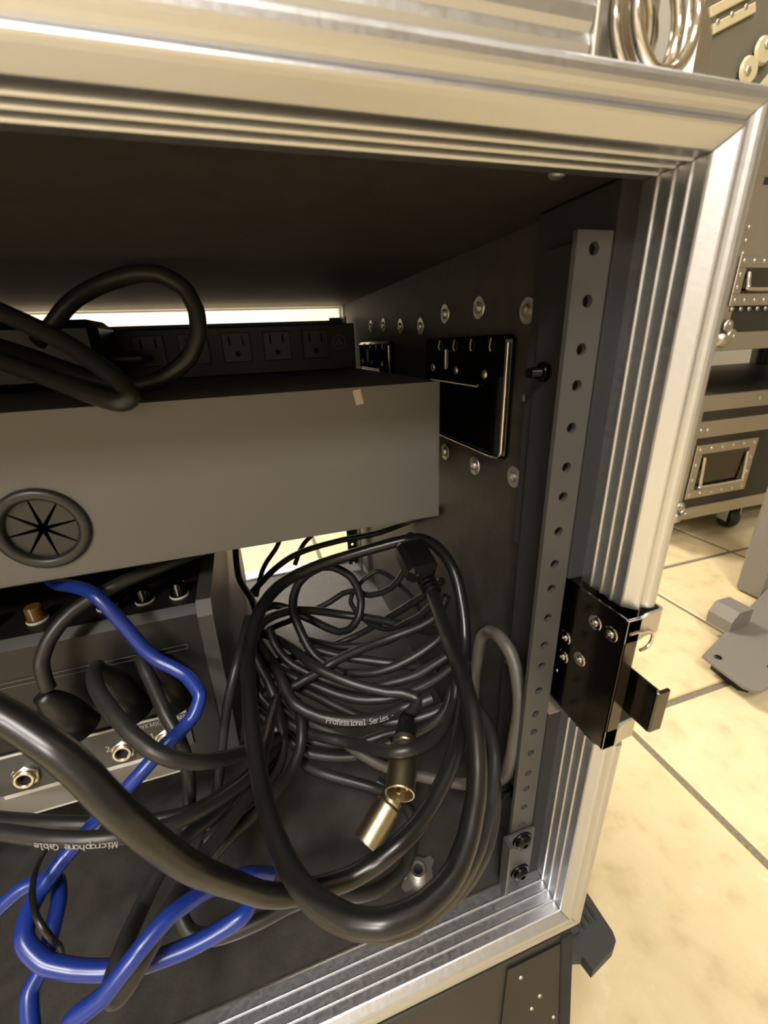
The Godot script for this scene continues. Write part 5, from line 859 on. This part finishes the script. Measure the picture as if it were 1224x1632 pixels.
func build_background() -> void:
	var z := -560.0
	# low case on wheels, with a handle
	var a := road_case("flight_case", "low black flight case on casters with a sunk handle, standing on the tiles", V(815, -463, -1150), V(1900, -163, z), M.black_panel, [[-463.0, -432.0], [-259.0, -221.0], [-199.0, -163.5]])
	dish("handle", a, 848, 1046, -408, -276, z, 6, 2)
	ball_corner(a, V(826, -452, z + 2), 1, 1, M.far_alu)
	for x in [860.0, 880.0]: put("rivet", riv_mesh, M.zinc, a, V(x - 12, -240 - (x - 860) * 0.1, z + 3), V(0, 0, 1), 0.0, 1.6)
	put("rivet", riv_mesh, M.zinc, a, V(1010, -181, z + 3), V(0, 0, 1), 0.0, 1.6)
	for q in [V(1085, 0, z - 40), V(1800, 0, z - 40), V(885, 0, -1100), V(1800, 0, -1100)]:
		var wl := MB.new()
		wl.lathe([Vector2(0, -13), Vector2(26, -13), Vector2(29, -9), Vector2(30, 0), Vector2(29, 9), Vector2(26, 13), Vector2(0, 13)], V(q.x, FLOOR + 30.3, q.z), V(1, 0, 0.3), 28)
		var wo := part("caster", wl, M.plastic, a)
		var fk := MB.new()
		for s in [-1.0, 1.0]: fk.box(V(q.x, FLOOR + 48, q.z) + V(1, 0, 0.3).normalized() * s * 17.0, V(3, 50, 34), 0.6, Basis(V(0, 1, 0), -0.29))
		fk.span(V(q.x - 34, -467, q.z - 34), V(q.x + 34, -463, q.z + 34), 0.4)
		part("fork", fk, M.zinc, wo)
	# taller case standing on it, on four low feet
	var b := road_case("flight_case", "tall black flight case with a sunk latch, stacked on the low case", V(828, -72, -1150), V(1900, 312, z), M.black_panel, [[-72.0, -36.0], [230.0, 264.0], [100.0, 218.0]])
	dish("latch_dish", b, 838, 1000, 14, 104, z + 3, 6, 2)
	ball_corner(b, V(838, -52, z + 3), 1, 1, M.far_alu)
	for k in 5: put("rivet", riv_mesh, M.zinc, b, V(850 + 24 * k, 8, z + 4), V(0, 0, 1), 0.0, 1.5)
	for k in 3: put("rivet", riv_mesh, M.zinc, b, V(844, 150 - 22 * k, z + 4), V(0, 0, 1), 0.0, 1.5)
	for q in [V(1300, 0, z - 80), V(1800, 0, z - 80), V(1300, 0, -1080), V(1800, 0, -1080)]:
		var ft := MB.new(); ft.lathe([Vector2(0, 0), Vector2(30, 0), Vector2(34, 90), Vector2(0, 90)], V(q.x, -162.8, q.z), V(0, 1, 0), 20)
		part("foot", ft, M.plastic, b)
	# grey case on top
	var c := road_case("flight_case", "grey flight case with pale steel fittings at the top of the stack", V(640, 314, -1150), V(1900, 760, z), M.grey_laminate, [])
	ball_corner(c, V(790, 352, z + 2), -1, 1, M.cream_steel, 1.5)
	var br := MB.new()
	for k in 2: br.box(V(690 + k * 12, 444 - k * 18, z + 3), V(86, 13, 5), 1.2, Basis(V(0, 0, 1), 0.42))
	var bo := part("bracket", br, M.cream_steel, c)
	for k in 3: put("rivet", riv_mesh, M.zinc, bo, V(668 + 26 * k, 417 + 11.6 * k, z + 5), V(0, 0, 1), 0.0, 1.4)

func build_stand() -> void:
	# grey steel base plate of an equipment stand, with its post
	var y := FLOOR + 30.0
	var t := thing("equipment_stand", "grey steel stand with a screwed base plate at the right edge", "stand", V(700, FLOOR, -240))
	var poly := PackedVector2Array([Vector2(505, 226), Vector2(498, 160), Vector2(503, 150), Vector2(514, 146), Vector2(960, 190), Vector2(960, 372)])
	var m := MB.new(); m.prism(poly, V(0, y - 4, 0), V(1, 0, 0), V(0, 0, -1), 4.0)
	var pl := part("base_plate", m, M.grey_paint, t)
	for q in [V(524, y, -215), V(575, y, -172)]: put("screw", riv_mesh, M.black_bolt, pl, q, V(0, 1, 0), 0.0, 1.9)
	var lip := MB.new(); lip.prism(PackedVector2Array([Vector2(526, 222), Vector2(521, 176), Vector2(530, 168), Vector2(950, 206), Vector2(950, 350)]), V(0, y - 30, 0), V(1, 0, 0), V(0, 0, -1), 26.0)
	part("base_pad", lip, M.plastic, t)
	var po := MB.new(); po.span(V(792, FLOOR + 1, -372), V(872, FLOOR + 620, -318), 6.0)
	part("post", po, M.grey_paint, t)
	var bl := MB.new(); bl.prism(PackedVector2Array([Vector2(0, 0), Vector2(44, 0), Vector2(44, 40), Vector2(12, 40), Vector2(0, 22)]), V(600, FLOOR + 26, -292), V(1, 0, 0), V(0, 1, 0), 40.0)
	part("foot_block", bl, M.grey_paint, t)

# ---------------------------------------------------------------- cables
func jacket(key: String, m: Material, t: Node3D) -> MeshInstance3D:
	var d: Array = CABLES[key]
	var b := MB.new(); b.tube(smooth_path(d[1], 3), d[0] * 0.5, 14)
	return part("jacket", b, m, t)

func cable(called: String, key: String, m: Material, label: String, group := "") -> Node3D:
	var raw: Array = CABLES[key][1]
	var low := V(raw[0][0], raw[0][1], raw[0][2])
	for q in raw:
		if q[1] < low.y: low = V(q[0], q[1], q[2])
	var t := thing(called, label, "cable", low, group)
	jacket(key, m, t)
	return t

# printing along a cable, on the side turned to "face", from path fraction f0
func print_on(t: Node3D, key: String, s: String, f0: float, size_mm: float, facing: Vector3, flip: bool) -> void:
	var d: Array = CABLES[key]
	var path := smooth_path(d[1], 12)
	var r: float = d[0] * 0.5 + 0.12
	var st := SurfaceTool.new(); st.begin(Mesh.PRIMITIVE_TRIANGLES)
	var i := int(f0 * path.size())
	var run := 0.0
	var adv := size_mm * 0.62
	var f := SystemFont.new(); f.font_names = PackedStringArray(["Droid Sans Mono"])
	var txt := s.reverse() if flip else s
	for ch in txt:
		while run < 0.0 and i < path.size() - 2:
			run += path[i].distance_to(path[i + 1]); i += 1
		var tg: Vector3 = (path[i + 1] - path[i]).normalized()
		var nn := (facing - tg * facing.dot(tg)).normalized()
		if ch != " ":
			var tm := TextMesh.new()
			tm.font = f; tm.text = ch; tm.font_size = 32; tm.pixel_size = size_mm * 0.001 / 24.0; tm.depth = 0.0001
			var ex := -tg if flip else tg
			st.append_from(tm, 0, Transform3D(Basis(ex, nn.cross(ex), nn), (path[i] + nn * r - base_of(t)) * 0.001))
		run -= adv
	var o := MeshInstance3D.new(); o.name = "printing"; o.mesh = st.commit(); o.material_override = M.print
	t.add_child(o, true); o.set_meta("label", "white printed lettering on the jacket")

func xlr(t: Node3D, a: Vector3, b: Vector3, open: bool, boot_len: float) -> void:
	var ax := (b - a).normalized(); var l := a.distance_to(b)
	var s := MB.new()
	s.lathe([Vector2(0, 3), Vector2(8.2, 3.0), Vector2(9.0, 3.6), Vector2(9.4, 4.6), Vector2(9.4, l - 0.5), Vector2(9.1, l), Vector2(8.3, l), Vector2(8.2, l - 11), Vector2(0, l - 11)], a, ax, 32)
	var sh := part("connector_shell", s, M.nickel, t, "satin metal microphone plug barrel")
	var r := MB.new(); r.lathe([Vector2(7.4, 3.2), Vector2(8.0, 1.5), Vector2(8.0, -1.0), Vector2(7.2, -2.5), Vector2(5, -2.5)], a, ax, 28)
	part("collar", r, M.nickel, sh)
	if boot_len > 0.0:
		var bt := MB.new(); bt.lathe([Vector2(7.4, -2), Vector2(7.0, -boot_len * 0.5), Vector2(4.8, -boot_len), Vector2(0, -boot_len)], a, ax, 24, true)
		part("boot", bt, M.plastic, t)
	if open:
		var side := ax.cross(V(0.2, 0.1, 1)).normalized(); var sd2 := ax.cross(side)
		for k in 3:
			var an := TAU * k / 3.0 + 0.4
			var pn := MB.new(); pn.lathe([Vector2(1.2, l - 11), Vector2(1.2, l - 2.6), Vector2(0.6, l - 1.8), Vector2(0, l - 1.8)], a + side * cos(an) * 4.4 + sd2 * sin(an) * 4.4, ax, 12)
			part("pin", pn, M.pin, sh)

func mic_plug(t: Node3D, tail: Vector3, sock: Vector3) -> void:
	var ax := (sock - tail).normalized(); var l := tail.distance_to(sock)
	var s := MB.new()
	s.lathe([Vector2(0, -1), Vector2(4.6, -1), Vector2(5.2, 2), Vector2(7.0, 6), Vector2(8.6, 12), Vector2(9.2, 16), Vector2(9.2, l), Vector2(0, l)], tail, ax, 28, true)
	part("plug", s, M.plastic, t)

func build_cables() -> void:
	# the big mains lead
	var t := cable("power_cable", "power_loop", M.glossy_rubber, "thickest black power cable, hanging in a big loop at the front of the pile")
	var a := V(-17.7, -186.1, -96.6); var b := V(-20, -168.8, -133.8); var ax := (b - a).normalized()
	var pl := MB.new()
	var sx := ax.cross(V(0, 1, 0)).normalized(); var sy := sx.cross(ax)
	pl.box(a + ax * 26.0, V(17, 23, 30), 3.5, Basis(sy, sx, sy.cross(sx)))
	var po := part("plug_body", pl, M.plastic, t)
	var fl := MB.new(); fl.box(a + ax * 13.5, V(11, 15, 8), 2.0, Basis(sy, sx, sy.cross(sx))); part("neck", fl, M.plastic, po)
	for k in 4:
		var rb := MB.new(); rb.lathe([Vector2(5.0, 0), Vector2(6.6, 0.3), Vector2(6.6, 1.7), Vector2(5.0, 2.0)], a + ax * (-4.0 + 3.4 * k), ax, 20); part("strain_rib", rb, M.plastic, po)
	# microphone cables in the pile, front to back
	var pile := "black microphone cables in the pile"
	t = cable("microphone_cable", "blunt_end", M.rubber, "black cable ending in an upright silver microphone plug with open pins", pile)
	xlr(t, V(-51.7, -279.5, -62.0), V(-66.2, -283.8, -31.9), true, 20.0)
	t = cable("microphone_cable", "female_lead", M.rubber, "black cable ending in the silver barrel that lies on the case floor", pile)
	xlr(t, V(-65.7, -318.7, -53.1), V(-89.0, -329.4, -37.8), false, 0.0)
	t = cable("microphone_cable", "printed", M.rubber, "black cable with white lettering sagging across the middle of the pile", pile)
	print_on(t, "printed", "Professional Series - ", 0.56, 3.7, V(-0.25, 0.55, 0.8), false)
	t = cable("microphone_cable", "mic_low", M.rubber, "black cable with upside down white lettering at the left edge", pile)
	print_on(t, "mic_low", "Microphone Cable", 0.295, 3.4, V(0.0, 0.1, 1.0), true)
	for q in [["front_sling", "black cable slung across the front of the upright silver plug"], ["wall_loop", "greyish cable looping up along the right wall behind the rail"], ["floor_curl", "black cable curling on the case floor from beside the silver barrel"], ["loop_back", "thin black cable following the back of the thick power loop"], ["loop_far", "outermost black cable at the right of the power loop"], ["diagonal", "black cable rising from left to right across the top of the pile"], ["coil_ring", "black cable coiled into a round ring under the steel box"], ["side_arc", "dull cable arching left of the round ring and down"], ["upper_sag", "black cable sagging just below the diagonal one"], ["upper_line", "short black cable seen behind the top of the pile"], ["under_sag", "black cable sagging below the blunt lead to the upright plug"], ["behind_print", "black cable running just behind the lettered cable"], ["right_bend", "black cable bending up right of the upright plug's boot"], ["low_pair_a", "upper of two parallel cables low in the pile"], ["low_pair_b", "lower of two parallel cables low in the pile"], ["bundle_a", "pale lit cable dropping left of the pile behind the power loop"], ["bundle_b", "twisted cable dropping beside the pale lit one"], ["lower_loop", "black cable bent in a long hairpin over the case floor"], ["vertical_lead", "thin grey lead hanging straight down beside the mixer"], ["mic_high", "upper plain black cable at the left edge under the mixer"], ["deep_line", "dark cable crossing deep in the case toward the right wall"], ["deep_sag", "dark cable sagging deep behind the diagonal one"], ["mid_left", "dark cable running down from the arching one into the pile"], ["gap_a", "dark wire at the left end of the bright gap"], ["gap_b", "dark wire curving down at the right end of the bright gap"], ["gap_c", "thin wire curled in a loop in the bright gap"], ["gap_d", "dark wire running along the bright gap under the steel box"], ["gap_e", "short dark wire rising at the left of the bright gap"], ["gap_f", "short dark wire rising in the middle of the bright gap"]]:
		cable("microphone_cable", q[0], M.grey_rubber if q[0] == "wall_loop" else M.rubber, q[1], pile)
	# leads plugged into the mixer
	var leads := "leads plugged into the mixer"
	t = cable("mixer_cable", "plug_lead_a", M.rubber, "black cable arching up from the leftmost mixer plug to the steel box", leads)
	mic_plug(t, V(-249.0, -197.0, -90.4), V(-237.0, -227.0, -91.5))
	t = cable("mixer_cable", "plug_lead_b", M.rubber, "black cable drooping in a wide bow from the middle mixer plug", leads)
	mic_plug(t, V(-223.4, -190.2, -94.4), V(-208.0, -226.0, -91.5))
	t = cable("mixer_cable", "plug_lead_c", M.rubber, "black cable falling straight from the rightmost mixer plug", leads)
	mic_plug(t, V(-200.4, -192.6, -98.6), V(-184.5, -228.0, -93.2))
	var blues := "blue cables"
	cable("blue_cable", "blue_mixer", M.blue, "blue cable coming down over the mixer and turning in a wide bend", blues)
	cable("blue_cable", "blue_left", M.blue, "blue cable looping in from the left edge and down", blues)
	cable("blue_cable", "blue_front", M.blue, "straight blue cable slanting out over the front edge", blues)
	cable("twin_wire", "thin_twin", M.glossy_rubber, "very thin black wire curving beside the blue cables")
	cable("power_lead", "top_lead_a", M.rubber, "black lead bent in a hairpin over the box's top edge", "coiled leads on the steel box")
	cable("power_lead", "top_lead_b", M.rubber, "black lead coiled in a big loop above the steel box", "coiled leads on the steel box")
